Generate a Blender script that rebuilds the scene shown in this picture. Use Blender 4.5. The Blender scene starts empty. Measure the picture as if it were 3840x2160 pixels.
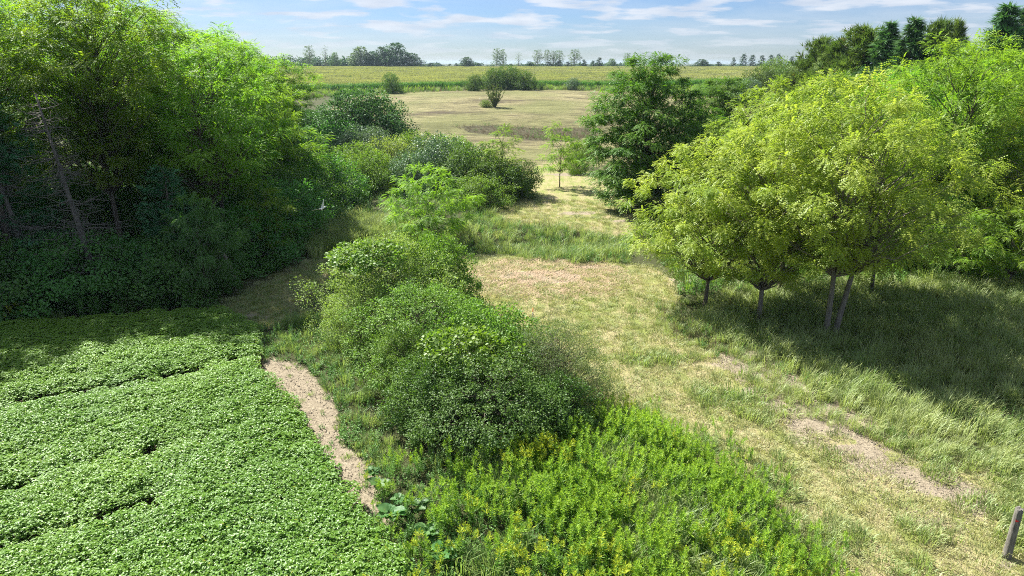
import bpy, math, random
import numpy as np
from mathutils import Vector, Euler

sc = bpy.context.scene
# ------------------------------------------------------------------ camera, world, sun, exposure
CAM_H = 12.0
PITCH = math.radians(18.27)
cam_d = bpy.data.cameras.new('camera'); cam = bpy.data.objects.new('camera', cam_d)
sc.collection.objects.link(cam); sc.camera = cam
cam.location = (0, 0, CAM_H); cam.rotation_euler = (math.radians(90) - PITCH, 0, 0)
cam_d.sensor_width = 36; cam_d.lens = 24; cam_d.clip_start = .1; cam_d.clip_end = 20000

SUN_EL = math.radians(46)
SUN_AZ = math.radians(-45)            # measured from +Y towards +X: the sun stands ahead and to the left
sun_dir = Vector((math.sin(SUN_AZ) * math.cos(SUN_EL), math.cos(SUN_AZ) * math.cos(SUN_EL), math.sin(SUN_EL)))
sl = bpy.data.lights.new('sun', 'SUN'); sl.energy = 5.0; sl.angle = math.radians(.53); sl.color = (1, .95, .84)
so = bpy.data.objects.new('sun', sl); sc.collection.objects.link(so)
so.rotation_euler = sun_dir.to_track_quat('Z', 'Y').to_euler(); so.location = (-40, 60, 80)

w = bpy.data.worlds.new('World'); sc.world = w; w.use_nodes = True
nt = w.node_tree; nt.nodes.clear()
def N(t, kind, **kw):
    n = t.nodes.new(kind)
    for k, v in kw.items():
        setattr(n, k, v)
    return n
out = N(nt, 'ShaderNodeOutputWorld'); bg = N(nt, 'ShaderNodeBackground')
sky = N(nt, 'ShaderNodeTexSky', sky_type='NISHITA', sun_disc=False)
sky.sun_elevation = SUN_EL; sky.sun_rotation = SUN_AZ
sky.air_density = 1.0; sky.dust_density = .25; sky.ozone_density = 2.2; sky.altitude = 300
hs = N(nt, 'ShaderNodeHueSaturation'); hs.inputs['Saturation'].default_value = 1.12; hs.inputs['Value'].default_value = 1.0
nt.links.new(sky.outputs[0], hs.inputs['Color'])
tc = N(nt, 'ShaderNodeTexCoord'); sep = N(nt, 'ShaderNodeSeparateXYZ'); nt.links.new(tc.outputs['Generated'], sep.inputs[0])
def math_(t, op, a, b=None, clamp=False):
    n = N(t, 'ShaderNodeMath', operation=op, use_clamp=clamp)
    for i, v in ((0, a), (1, b)):
        if v is None: continue
        if isinstance(v, (int, float)): n.inputs[i].default_value = v
        else: t.links.new(v, n.inputs[i])
    return n.outputs[0]
zc = math_(nt, 'ADD', math_(nt, 'MAXIMUM', sep.outputs[2], 0.0), .11)
cx = math_(nt, 'DIVIDE', sep.outputs[0], zc); cy = math_(nt, 'DIVIDE', sep.outputs[1], zc)
cmb = N(nt, 'ShaderNodeCombineXYZ'); nt.links.new(cx, cmb.inputs[0]); nt.links.new(cy, cmb.inputs[1])
def noise(t, vec, scale, detail=5, rough=.55, dist=0.0):
    n = N(t, 'ShaderNodeTexNoise'); n.inputs['Scale'].default_value = scale; n.inputs['Detail'].default_value = detail
    n.inputs['Roughness'].default_value = rough; n.inputs['Distortion'].default_value = dist
    if vec is not None: t.links.new(vec, n.inputs['Vector'])
    return n.outputs['Fac']
def ramp(t, fac, stops, interp='LINEAR'):
    n = N(t, 'ShaderNodeValToRGB'); cr = n.color_ramp; cr.interpolation = interp
    while len(cr.elements) > 2: cr.elements.remove(cr.elements[-1])
    for i, (p, c) in enumerate(stops):
        e = cr.elements[i] if i < 2 else cr.elements.new(p)
        e.position = p; e.color = (*c, 1) if len(c) == 3 else c
    t.links.new(fac, n.inputs[0]); return n.outputs[0]
def mix(t, fac, a, b, blend='MIX'):
    n = N(t, 'ShaderNodeMix', data_type='RGBA', blend_type=blend); n.clamp_factor = True
    for sck, v in ((n.inputs[0], fac), (n.inputs[6], a), (n.inputs[7], b)):
        if isinstance(v, (int, float)): sck.default_value = v
        elif isinstance(v, tuple): sck.default_value = (*v, 1)
        else: t.links.new(v, sck)
    return n.outputs[2]
# small cumulus in layered rows and thin wisps between them
puff = noise(nt, cmb.outputs[0], 1.55, 7, .52, .1)
puff_m = ramp(nt, puff, [(.47, (0, 0, 0)), (.57, (.85, .85, .85)), (.70, (1, 1, 1))])
mp = N(nt, 'ShaderNodeMapping'); mp.inputs['Scale'].default_value = (.6, 1.0, 1); mp.inputs['Location'].default_value = (3, 7, 0)
nt.links.new(cmb.outputs[0], mp.inputs[0])
wisp = ramp(nt, noise(nt, mp.outputs[0], .5, 6, .65, .6), [(.36, (0, 0, 0)), (.75, (.65, .65, .65))])
dens = math_(nt, 'MAXIMUM', puff_m, wisp, True)
dens = math_(nt, 'MULTIPLY', dens, ramp(nt, sep.outputs[2], [(.004, (.25, .25, .25)), (.05, (.9, .9, .9))]))
cl_shade = ramp(nt, noise(nt, cmb.outputs[0], 2.6, 4, .5), [(.35, (4.1, 4.5, 5.2)), (.65, (5.3, 5.5, 5.9))])
skyc = mix(nt, 1.0, hs.outputs[0], (.41, .50, .72), 'MULTIPLY')
colr = mix(nt, dens, skyc, cl_shade)
nt.links.new(colr, bg.inputs[0]); bg.inputs[1].default_value = .060
nt.links.new(bg.outputs[0], out.inputs[0])

sc.view_settings.view_transform = 'Standard'; sc.view_settings.look = 'None'
sc.view_settings.gamma = 1; sc.view_settings.use_curve_mapping = False
sc.view_settings.exposure = 1.5
sc.render.engine = 'CYCLES'
sc.cycles.max_bounces = 7; sc.cycles.diffuse_bounces = 3; sc.cycles.transmission_bounces = 4
sc.cycles.glossy_bounces = 2; sc.cycles.use_adaptive_sampling = False
sc.cycles.sample_clamp_indirect = 6; sc.cycles.volume_bounces = 0; sc.cycles.use_denoising = False; sc.cycles.denoising_input_passes = 'RGB_ALBEDO_NORMAL'; sc.cycles.denoising_prefilter = 'ACCURATE'; sc.cycles.filter_width = 1.0

# ------------------------------------------------------------------ terrain function and pixel rays
def hashn(ix, iy, s):
    v = np.sin(ix * 127.1 + iy * 311.7 + s * 74.7) * 43758.5453
    return v - np.floor(v)
def vnoise(x, y, s=0):
    x = np.asarray(x, float); y = np.asarray(y, float)
    ix, iy = np.floor(x), np.floor(y); fx, fy = x - ix, y - iy
    fx = fx * fx * (3 - 2 * fx); fy = fy * fy * (3 - 2 * fy)
    a = hashn(ix, iy, s); b = hashn(ix + 1, iy, s); c = hashn(ix, iy + 1, s); d = hashn(ix + 1, iy + 1, s)
    return (a * (1 - fx) + b * fx) * (1 - fy) + (c * (1 - fx) + d * fx) * fy
def fbm(x, y, s=0, o=4):
    t = 0; a = .5; tot = 0
    for k in range(o):
        t = t + a * vnoise(x * 2 ** k, y * 2 ** k, s + k); tot += a; a *= .5
    return t / tot
def sst(a, b, x):
    t = np.clip((x - a) / (b - a), 0, 1); return t * t * (3 - 2 * t)
def zt(x, y):
    x = np.asarray(x, float); y = np.asarray(y, float)
    z = 3.3 * sst(100, 232, y) + 3.3 * sst(215, 545, y) - 3.2 * sst(560, 900, y)
    z = z + 1.6 * sst(20, 75, x) * sst(45, 110, y) * (1 - sst(200, 400, y))
    z = z + 1.3 * np.exp(-((x - 2) / 42) ** 2) * sst(118, 185, y) * (1 - sst(205, 300, y))
    z = z - .75 * np.exp(-((y - 46.5 - .12 * x) / 2.6) ** 2) * sst(-14, -6, x) * (1 - sst(12, 20, x))
    z = z - 1.2 * np.exp(-((y - 128 - .004 * (x - 8) ** 2) / 9) ** 2) * np.exp(-((x - 2) / 26) ** 2)
    z = z + .35 * (fbm(x / 9, y / 9, 3) - .5) * sst(8, 20, y) + 1.2 * (fbm(x / 60, y / 60, 8) - .5) * sst(60, 120, y) * (1 - .6 * sst(200, 300, y))
    return z
F = 2560.0
cp, sp_ = math.cos(PITCH), math.sin(PITCH)
def ray(px, py):
    u = (px - 1920) / F; v = (py - 1080) / F
    return np.array([u, cp - sp_ * v, -(sp_ + cp * v)])
def gp(px, py):
    """ground point seen at a place of the photograph"""
    d = ray(px, py); s = 1.0; last = 1.0
    while s < 2500:
        p = d * s
        if CAM_H + p[2] < float(zt(p[0], p[1])):
            lo, hi = last, s
            for _ in range(20):
                m = (lo + hi) / 2; q = d * m
                if CAM_H + q[2] < float(zt(q[0], q[1])): hi = m
                else: lo = m
            q = d * hi; return (float(q[0]), float(q[1]))
        last = s; s *= 1.02
    q = d * 2500; return (float(q[0]), float(q[1]))
def poly(pts): return np.array([gp(*p) for p in pts])
def inside(P, x, y):
    x = np.asarray(x); y = np.asarray(y); r = np.zeros(x.shape, bool); n = len(P)
    for i in range(n):
        x1, y1 = P[i]; x2, y2 = P[(i + 1) % n]
        c = ((y1 > y) != (y2 > y))
        with np.errstate(divide='ignore', invalid='ignore'):
            xi = (x2 - x1) * (y - y1) / (y2 - y1 + 1e-12) + x1
        r ^= c & (x < xi)
    return r
def pdist(P, x, y, closed=True):
    x = np.asarray(x, float); y = np.asarray(y, float); d = np.full(x.shape, 1e9); n = len(P)
    for i in range(n if closed else n - 1):
        a = P[i]; b = P[(i + 1) % n]; ab = b - a; L = max(ab @ ab, 1e-9)
        t = np.clip(((x - a[0]) * ab[0] + (y - a[1]) * ab[1]) / L, 0, 1)
        d = np.minimum(d, np.hypot(x - a[0] - t * ab[0], y - a[1] - t * ab[1]))
    return d
def sdf(P, x, y): return np.where(inside(P, x, y), 1, -1) * pdist(P, x, y)

# ------------------------------------------------------------------ regions (ground coordinates)
P_SOY = poly([(-420, 1262), (0, 1246), (150, 1240), (420, 1222), (640, 1200), (790, 1188), (900, 1200), (965, 1245), (985, 1330), (975, 1395),
              (1060, 1490), (1140, 1590), (1240, 1755), (1327, 1870), (1372, 1945), (1440, 2040), (1500, 2120), (1560, 2240), (1560, 2500), (-900, 2500)])
P_PATH = poly([(960, 1385), (1010, 1340), (1090, 1360), (1190, 1430), (1262, 1520), (1250, 1600), (1300, 1690), (1375, 1740), (1425, 1810), (1460, 1890),
               (1480, 1960), (1420, 2000), (1330, 1900), (1230, 1780), (1120, 1620), (1040, 1500)])
P_MOWN = poly([(4300, 2600), (3150, 2600), (3080, 2160), (3000, 2050), (2900, 1930), (2750, 1800), (2620, 1690), (2500, 1610), (2380, 1560), (2200, 1570), (2000, 1500), (1900, 1350), (1800, 1250), (1700, 1200), (1650, 1090), (1720, 1000), (1730, 962), (1900, 960), (2100, 985), (2300, 985), (2440, 1000), (2520, 1050),
               (2540, 1130), (2510, 1210), (2620, 1290), (2760, 1330), (2860, 1410), (2990, 1500), (3200, 1590), (3500, 1680), (3900, 1750), (4400, 1800)])
P_MID = poly([(1830, 800), (1900, 840), (2060, 850), (2230, 880), (2360, 900), (2440, 840), (2430, 740), (2280, 690), (2200, 640), (2150, 560), (2160, 530),
              (2230, 480), (2300, 400), (2330, 380), (2250, 372), (2100, 366), (1900, 360), (1700, 356), (1500, 372), (1440, 380), (1480, 470), (1560, 540), (1700, 580), (1900, 620), (2000, 680),
              (1960, 750), (1880, 770)])
P_LANE = poly([(800, 1185), (870, 1130), (1000, 1060), (1130, 1000), (1290, 930), (1400, 905), (1500, 930), (1300, 1000), (1200, 1080), (1120, 1150), (1060, 1230), (960, 1240), (880, 1200)])
P_SWALE = poly([(1700, 475), (1850, 468), (2050, 480), (2200, 478), (2260, 500), (2150, 530), (2000, 528), (1900, 512), (1780, 500)])
P_TALL = poly([(2500, 1190), (2700, 1130), (2900, 1080), (3200, 1060), (3600, 1060), (4200, 1050), (4500, 1800), (3900, 1740), (3500, 1670), (3200, 1580), (2990, 1490), (2860, 1400), (2760, 1320), (2620, 1280)])
P_GOLD = poly([(1400, 1960), (1450, 1850), (1560, 1740), (1700, 1700), (1900, 1700), (2150, 1620), (2280, 1560), (2400, 1580), (2520, 1640), (2640, 1720), (2760, 1820), (2900, 1950), (3000, 2070),
               (3060, 2160), (3100, 2500), (1500, 2500), (1480, 2080)])
P_BANK = poly([(1560, 960), (1600, 890), (1750, 830), (1830, 800), (1900, 845), (2060, 850), (2230, 885), (2350, 905), (2360, 985), (2200, 985), (2000, 975), (1850, 955), (1700, 960)])
P_REED = poly([(1180, 850), (1300, 815), (1420, 830), (1520, 850), (1600, 900), (1600, 960), (1500, 935), (1400, 900), (1290, 925), (1180, 960), (1150, 930)])
P_LEFTV = poly([(985, 1230), (1060, 1225), (1150, 1170), (1300, 1250), (1350, 1400), (1420, 1600), (1500, 1700), (1450, 1800), (1400, 1790), (1345, 1730), (1270, 1680), (1230, 1600), (1235, 1510), (1160, 1420), (1080, 1365), (1000, 1340)])
P_WOOD = poly([(-900, 1300), (0, 1238), (400, 1205), (640, 1180), (830, 1130), (1000, 1050), (1130, 985), (1200, 900), (1180, 820), (1300, 780), (1420, 700), (1300, 560), (1000, 480), (0, 500), (-1500, 700)])
L_SAND = np.array([gp(*p) for p in [(2830, 1375), (2900, 1430), (2960, 1480), (3060, 1560), (3160, 1610), (3260, 1700), (3380, 1780), (3480, 1850)]])
B_SAND = [(gp(2010, 1040), 4.6, 2.9), (gp(2160, 800), 2.6, 1.6), (gp(2340, 830), 2.0, 1.0), (gp(2130, 655), 4.5, 2.2), (gp(3800, 2125), .9, .45), (gp(2230, 1000), 3, 1.2), (gp(905, 1190), 2.2, .9), (gp(1100, 1060), .5, .25), (gp(2560, 1050), 1.8, .8), (gp(2300, 1180), .6, .3)]

# ------------------------------------------------------------------ helpers
C = sc.collection
def mesh_np(name, V, T, mats=(), tint=None, midx=None, smooth=False, quads=None):
    me = bpy.data.meshes.new(name)
    V = np.ascontiguousarray(V, np.float32)
    k = T.shape[1]; T = np.ascontiguousarray(T, np.int32)
    me.vertices.add(len(V)); me.vertices.foreach_set('co', V.ravel())
    me.loops.add(T.size); me.loops.foreach_set('vertex_index', T.ravel())
    me.polygons.add(len(T)); me.polygons.foreach_set('loop_start', np.arange(0, T.size, k, dtype=np.int32))
    if smooth: me.polygons.foreach_set('use_smooth', np.ones(len(T), bool))
    for m in mats: me.materials.append(m)
    if midx is not None: me.polygons.foreach_set('material_index', np.asarray(midx, np.int32))
    me.update(calc_edges=True)
    if tint is not None:
        a = me.attributes.new('tint', 'FLOAT', 'FACE'); a.data.foreach_set('value', np.asarray(tint, np.float32))
    me.validate()
    return me
def norm(a): return a / np.maximum(np.linalg.norm(a, axis=-1, keepdims=True), 1e-9)
def place(tv, tt, O, D, U, S):
    """copies of a small template (y forward, z up) at O, heading D, facing U, scaled S"""
    D = norm(D); X = norm(np.cross(D, U)); Z = np.cross(X, D)
    S = np.asarray(S, float).reshape(-1, 1, 1)
    V = O[:, None, :] + S * (tv[None, :, 0:1] * X[:, None, :] + tv[None, :, 1:2] * D[:, None, :] + tv[None, :, 2:3] * Z[:, None, :])
    n = len(O); k = len(tv)
    T = tt[None] + (np.arange(n) * k)[:, None, None]
    return V.reshape(-1, 3), T.reshape(-1, 3)
def tube(pts, rad, sides=6):
    pts = np.asarray(pts, float); n = len(pts); rad = np.broadcast_to(np.asarray(rad, float), (n,))
    d = np.gradient(pts, axis=0); d = norm(d)
    ref = np.array([.3, .9, .1]); a = norm(np.cross(d, ref)); b = np.cross(d, a)
    th = np.linspace(0, 2 * np.pi, sides, endpoint=False)
    V = pts[:, None] + rad[:, None, None] * (np.cos(th)[None, :, None] * a[:, None] + np.sin(th)[None, :, None] * b[:, None])
    V = V.reshape(-1, 3); T = []
    for i in range(n - 1):
        for j in range(sides):
            p = i * sides + j; q = i * sides + (j + 1) % sides
            T += [(p, q, q + sides), (p, q + sides, p + sides)]
    c = len(V); V = np.vstack([V, pts[-1:]])
    for j in range(sides): T.append(((n - 1) * sides + j, (n - 1) * sides + (j + 1) % sides, c))
    return V, np.array(T)
def join(parts):
    Vs, Ts, o = [], [], 0
    for V, T in parts:
        Vs.append(V); Ts.append(T + o); o += len(V)
    return np.vstack(Vs), np.vstack(Ts)
def link(name, me, parent=None, kind=None, label=None, cat=None, group=None):
    o = bpy.data.objects.new(name, me); C.objects.link(o)
    if parent is not None: o.parent = parent
    if kind: o['kind'] = kind
    if label: o['label'] = label
    if cat: o['category'] = cat
    if group: o['group'] = group
    return o

# leaf templates -------------------------------------------------
def t_frond(pairs=6, w=.17, arc=.28):
    """compound leaf one unit long: pairs of leaflets along an arching midrib"""
    V, T = [], []
    for i in range(pairs):
        y0 = .12 + .8 * i / pairs; z0 = -arc * y0 * y0
        l = w * (1.0 - .45 * abs(i / (pairs - 1) - .4) * 1.6)
        for s in (-1, 1):
            b = len(V); y1 = y0 + .085
            V += [(0, y0, z0), (s * l * .55, y0 - .015 + .03, z0 - .005 + .012), (s * l, y0 + .10, z0 - .05), (s * l * .45, y1 + .05, z0 - .004)]
            T += [(b, b + 1, b + 2), (b, b + 2, b + 3)]
    b = len(V); V += [(0, .9, -arc * .8), (-.05, .97, -arc * .95), (0, 1.06, -arc * 1.15), (.05, .97, -arc * .95)]
    T += [(b, b + 1, b + 2), (b, b + 2, b + 3)]
    return np.array(V), np.array(T)
def t_frond_lo(pairs=4, w=.2, arc=.3):
    V, T = [], []
    for i in range(pairs):
        y0 = .1 + .85 * i / pairs; z0 = -arc * y0 * y0
        l = w * (1 - .3 * abs(i / (pairs - 1) - .4))
        for s in (-1, 1):
            b = len(V); V += [(0, y0, z0), (s * l, y0 + .13, z0 - .05), (0, y0 + .17, z0 - .02)]
            T += [(b, b + 1, b + 2)]
    return np.array(V), np.array(T)
t_leaf = (np.array([(0, 0, 0), (.33, .45, .05), (0, 1, -.06), (-.33, .45, .05)], float), np.array([(0, 1, 2), (0, 2, 3)]))
t_round = (np.array([(0, 0, 0), (.42, .35, .04), (.36, .8, .02), (0, 1, -.05), (-.36, .8, .02), (-.42, .35, .04)], float), np.array([(0, 1, 2), (0, 2, 3), (0, 3, 4), (0, 4, 5)]))
t_lance = (np.array([(0, 0, 0), (.11, .4, .03), (0, 1, -.12), (-.11, .4, .03)], float), np.array([(0, 1, 2), (0, 2, 3)]))
def t_tuft(n=5, seed=0, w=.06):
    r = random.Random(seed); V, T = [], []
    for i in range(n):
        a = r.uniform(-.7, .7); b_ = r.uniform(-.35, .35); b = len(V); l = r.uniform(.7, 1)
        dx, dy, dz = math.sin(a) * l, math.cos(a) * l, b_ * l
        V += [(-w, 0, 0), (w, 0, 0), (dx, dy, dz)]; T.append((b, b + 1, b + 2))
    return np.array(V), np.array(T)

# ------------------------------------------------------------------ materials
def newmat(name):
    m = bpy.data.materials.new(name); m.use_nodes = True; t = m.node_tree; t.nodes.clear()
    return m, t, N(t, 'ShaderNodeOutputMaterial')
def leafmat(name, ca, cb, trans=.42, gloss=.06, rough=.5, yellow=0.0, tr=(1.15, 1.25, .55), var=.5, inst=False, ycol=(.34, .26, .02)):
    m, t, o = newmat(name)
    at = N(t, 'ShaderNodeAttribute', attribute_name='tint')
    f = at.outputs['Fac']
    geo = N(t, 'ShaderNodeNewGeometry'); oi = N(t, 'ShaderNodeObjectInfo')
    n1 = noise(t, geo.outputs['Position'], .45, 2, .5)
    ff = math_(t, 'ADD', math_(t, 'MULTIPLY', f, 1 - var), math_(t, 'MULTIPLY', math_(t, 'SUBTRACT', math_(t, 'MULTIPLY', n1, 2.2), .6), var), True)
    if inst:
        ia = N(t, 'ShaderNodeAttribute', attribute_name='itint', attribute_type='INSTANCER')
        ff = math_(t, 'ADD', math_(t, 'MULTIPLY', f, .45), math_(t, 'MULTIPLY', ia.outputs['Fac'], .6), True)
    col = mix(t, ff, ca, cb)
    if not inst:
        vv = math_(t, 'ADD', math_(t, 'MULTIPLY', oi.outputs['Random'], .3), .85)
        hsv = N(t, 'ShaderNodeHueSaturation'); t.links.new(vv, hsv.inputs['Value']); t.links.new(col, hsv.inputs['Color'])
        t.links.new(math_(t, 'ADD', math_(t, 'MULTIPLY', oi.outputs['Random'], .03), .485), hsv.inputs['Hue']); col = hsv.outputs[0]
    if yellow > 0:
        ym = math_(t, 'GREATER_THAN', f, 1 - yellow); col = mix(t, ym, col, ycol)
    d = N(t, 'ShaderNodeBsdfDiffuse'); tl = N(t, 'ShaderNodeBsdfTranslucent'); t.links.new(col, d.inputs[0])
    tcol = mix(t, 1.0, col, tr, 'MULTIPLY'); t.links.new(tcol, tl.inputs[0])
    mx = N(t, 'ShaderNodeMixShader'); mx.inputs[0].default_value = trans
    t.links.new(d.outputs[0], mx.inputs[1]); t.links.new(tl.outputs[0], mx.inputs[2])
    g = N(t, 'ShaderNodeBsdfGlossy'); g.inputs['Roughness'].default_value = rough; g.inputs['Color'].default_value = (.9, 1, .95, 1)
    mg = N(t, 'ShaderNodeMixShader'); mg.inputs[0].default_value = gloss * .42
    t.links.new(mx.outputs[0], mg.inputs[1]); t.links.new(g.outputs[0], mg.inputs[2])
    t.links.new(mg.outputs[0], o.inputs[0])
    return m
def barkmat(name, ca, cb, scale=6, rough=.9):
    m, t, o = newmat(name)
    tc = N(t, 'ShaderNodeTexCoord'); mp = N(t, 'ShaderNodeMapping'); mp.inputs['Scale'].default_value = (scale, scale, scale * .18)
    t.links.new(tc.outputs['Object'], mp.inputs[0])
    n1 = noise(t, mp.outputs[0], 2.0, 6, .7, .4)
    col = ramp(t, n1, [(.3, ca), (.7, cb)])
    b = N(t, 'ShaderNodeBsdfPrincipled'); b.inputs['Roughness'].default_value = rough; t.links.new(col, b.inputs['Base Color'])
    bp = N(t, 'ShaderNodeBump'); bp.inputs['Strength'].default_value = .6; bp.inputs['Distance'].default_value = .03; t.links.new(n1, bp.inputs['Height'])
    t.links.new(bp.outputs[0], b.inputs['Normal']); t.links.new(b.outputs[0], o.inputs[0]); return m
M = {}
M['locust_bright'] = leafmat('locust_leaves_bright', (.14, .26, .025), (.52, .58, .10), .54, yellow=.012, tr=(1.12, 1.2, .65))
M['locust_green'] = leafmat('locust_leaves_green', (.09, .24, .02), (.34, .48, .045), .55, yellow=.008)
M['walnut'] = leafmat('walnut_leaves', (.05, .135, .015), (.16, .27, .026), .43)
M['walnut_sap'] = leafmat('walnut_sapling_leaves', (.12, .26, .02), (.28, .42, .035), .52)
M['shrub_mid'] = leafmat('shrub_leaves_mid', (.09, .20, .028), (.21, .31, .055), .42, .045, yellow=.01)
M['shrub_pale'] = leafmat('shrub_leaves_pale', (.15, .25, .055), (.33, .42, .12), .42, .045)
M['shrub_dark'] = leafmat('shrub_leaves_dark', (.04, .10, .018), (.14, .22, .04), .38, .05)  # darkened for the central group's unlit front, shade carried in the leaf colour
M['shrub_grey'] = leafmat('shrub_leaves_grey', (.05, .11, .055), (.15, .23, .125), .3, .10)
M['shrub_olive'] = leafmat('shrub_leaves_olive', (.08, .13, .035), (.20, .26, .08), .36, .06)
M['vine'] = leafmat('vine_leaves', (.10, .20, .02), (.20, .30, .04), .45, .07)
M['dark_broad'] = leafmat('broad_tree_leaves', (.03, .085, .025), (.10, .19, .05), .36, .05)
M['dead_weed'] = leafmat('dead_weed_stalks', (.10, .075, .05), (.26, .20, .12), .25, .03, inst=True, tr=(1, 1, .8))
M['wood_under'] = leafmat('woodland_leaves', (.035, .13, .025), (.13, .27, .045), .44, .06, yellow=.006)
M['pine'] = leafmat('pine_needles', (.03, .14, .065), (.10, .27, .12), .3, .05)
M['cedar'] = leafmat('cedar_needles', (.07, .135, .03), (.18, .24, .06), .3, .04, yellow=.012, ycol=(.24, .16, .06))
M['spruce'] = leafmat('spruce_needles', (.04, .13, .045), (.12, .23, .08), .3, .05)
M['far_dark'] = leafmat('far_tree_leaves_dark', (.022, .07, .022), (.065, .13, .035), .3)
M['far_pale'] = leafmat('far_poplar_leaves', (.09, .16, .07), (.18, .25, .12), .3)
M['soy'] = leafmat('soybean_leaves', (.085, .21, .02), (.22, .36, .045), .4, .055, .42, yellow=.01, inst=True, ycol=(.3, .34, .04))
M['gold_leaf'] = leafmat('goldenrod_leaves', (.085, .23, .025), (.22, .39, .05), .46, .04, inst=True, tr=(1.1, 1.15, .7))
M['gold_top'] = leafmat('goldenrod_plumes', (.18, .37, .03), (.42, .56, .06), .5, .03, inst=True, tr=(1.1, 1.12, .7))
M['gold_yel'] = leafmat('goldenrod_flowers', (.34, .44, .035), (.56, .61, .06), .42, .03, inst=True, tr=(1.05, 1.05, .7))
M['weed'] = leafmat('weed_leaves', (.06, .17, .03), (.17, .33, .06), .42, .06, inst=True)
M['tallgrass'] = leafmat('tall_grass_blades', (.10, .24, .035), (.38, .42, .17), .42, .07, .5, inst=True, tr=(1.1, 1.15, .7))
M['hay'] = leafmat('mown_grass_blades', (.14, .25, .05), (.46, .43, .235), .34, .05, .5, inst=True, tr=(1.1, 1.1, .7))
M['straw'] = leafmat('dry_straw', (.40, .29, .19), (.58, .45, .32), .25, .05, .5, inst=True, tr=(1, 1, .8))
M['corn'] = leafmat('corn_leaves', (.06, .20, .02), (.13, .30, .03), .42, .06, inst=True)
M['tassel'] = leafmat('corn_tassels', (.25, .29, .12), (.40, .38, .20), .35, .03, inst=True)
M['bark'] = barkmat('bark_grey_brown', (.05, .04, .03), (.16, .13, .10))
M['bark_pale'] = barkmat('bark_pale_grey', (.08, .07, .055), (.25, .22, .185))
M['bark_dead'] = barkmat('dead_wood_grey', (.05, .045, .04), (.16, .14, .125))
M['post'] = barkmat('weathered_post_wood', (.06, .055, .048), (.24, .225, .20), 14)

# ------------------------------------------------------------------ ground
def axis(segs):
    o = []
    for a, b, s in segs: o += list(np.arange(a, b, s))
    return np.array(o + [segs[-1][1]])
ys = axis([(-60, 8, 4), (8, 60, .34), (60, 130, .8), (130, 260, 2.2), (260, 720, 10), (720, 6000, 240)])
xs = axis([(-4000, -700, 200), (-700, -120, 20), (-120, -40, 2.5), (-40, 40, .38), (40, 120, 2.5), (120, 700, 20), (700, 4000, 200)])
X, Y = np.meshgrid(xs, ys); Xf, Yf = X.ravel(), Y.ravel()
near = (Yf > 8) & (Yf < 62) & (np.abs(Xf) < 41)
Zf = zt(Xf, Yf)
mown = sst(-.5, .5, sdf(P_MOWN, Xf, Yf)); mid = sst(-.8, .8, sdf(P_MID, Xf, Yf)); lane = sst(-.5, .5, sdf(P_LANE, Xf, Yf))
swale = sst(-2, 2, sdf(P_SWALE, Xf, Yf) + 2.5 * (fbm(Xf / 2.5, Yf / 4, 71) - .5))
far = sst(62, 105, Yf + 6 * (fbm(Xf / 12, Yf / 12, 91) - .5)) * (1 - sst(208, 214, Yf - .0 * Xf)) * sst(-46, -38, Xf)
wood = sst(-.5, 1.5, sdf(P_WOOD, Xf, Yf))
mown_all = np.clip(np.maximum(np.maximum(mown, mid), np.maximum(lane * .8, far * (1 - wood))) * (1 - .9 * swale), 0, 1)
sand = sst(.35, 1.0, (1 - pdist(L_SAND, Xf, Yf, False) / (1.7 + 2.4 * fbm(Xf * .5, Yf * .5, 5))) * 1.5 * (1.9 * fbm(Xf * .9, Yf * .9, 9) - .12))
for (cx_, cy_), ra, rb in B_SAND:
    r_ = np.hypot((Xf - cx_) / ra, (Yf - cy_) / rb)
    sand = np.maximum(sand, sst(.45, 1.0, (1.25 - r_) * (.45 + 1.1 * fbm(Xf * .6 + 5, Yf * .9, 11))))
soil = sst(-.5, .3, sdf(P_SOY, Xf, Yf)); path = sst(-.35, .25, sdf(P_PATH, Xf, Yf) + .5 * (fbm(Xf * 1.2, Yf * 1.2, 4) - .5))
bare = np.maximum(sand, path)
Zf = Zf + near * ((.10 * (fbm(Xf * 1.1, Yf * 1.1, 21, 3) - .5)) * (1 - .6 * path) + .05 * (fbm(Xf * 3, Yf * 3, 23, 2) - .5))
idx = np.arange(len(Xf)).reshape(X.shape)
Q = np.stack([idx[:-1, :-1], idx[:-1, 1:], idx[1:, 1:], idx[1:, :-1]], -1).reshape(-1, 4)
m, t, o = newmat('ground_soil_and_grass')
def att(t, n): return N(t, 'ShaderNodeAttribute', attribute_name=n).outputs['Fac']
geo = N(t, 'ShaderNodeNewGeometry'); pos = geo.outputs['Position']
n_big = noise(t, pos, .12, 4, .6); n_mid = noise(t, pos, .7, 5, .65); n_fine = noise(t, pos, 7.0, 5, .75); n_vf = noise(t, pos, 22.0, 3, .7)
mpl = N(t, 'ShaderNodeMapping'); mpl.inputs['Rotation'].default_value = (0, 0, .5); mpl.inputs['Scale'].default_value = (.9, .12, 1); t.links.new(pos, mpl.inputs[0])
n_str = noise(t, mpl.outputs[0], 1.6, 5, .65, .3)
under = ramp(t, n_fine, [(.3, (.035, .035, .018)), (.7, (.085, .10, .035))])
hay = ramp(t, math_(t, 'ADD', math_(t, 'MULTIPLY', n_mid, .5), math_(t, 'MULTIPLY', n_str, .55)), [(.34, (.15, .20, .045)), (.46, (.24, .27, .085)), (.56, (.33, .30, .15)), (.68, (.39, .325, .20))])
hay = mix(t, .8, hay, ramp(t, n_fine, [(.3, (.40, .40, .36)), (.5, (.95, .95, .95)), (.72, (1.3, 1.28, 1.22))]), 'MULTIPLY')
mpf = N(t, 'ShaderNodeMapping'); mpf.inputs['Scale'].default_value = (.35, 1, 1); t.links.new(pos, mpf.inputs[0])
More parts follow.
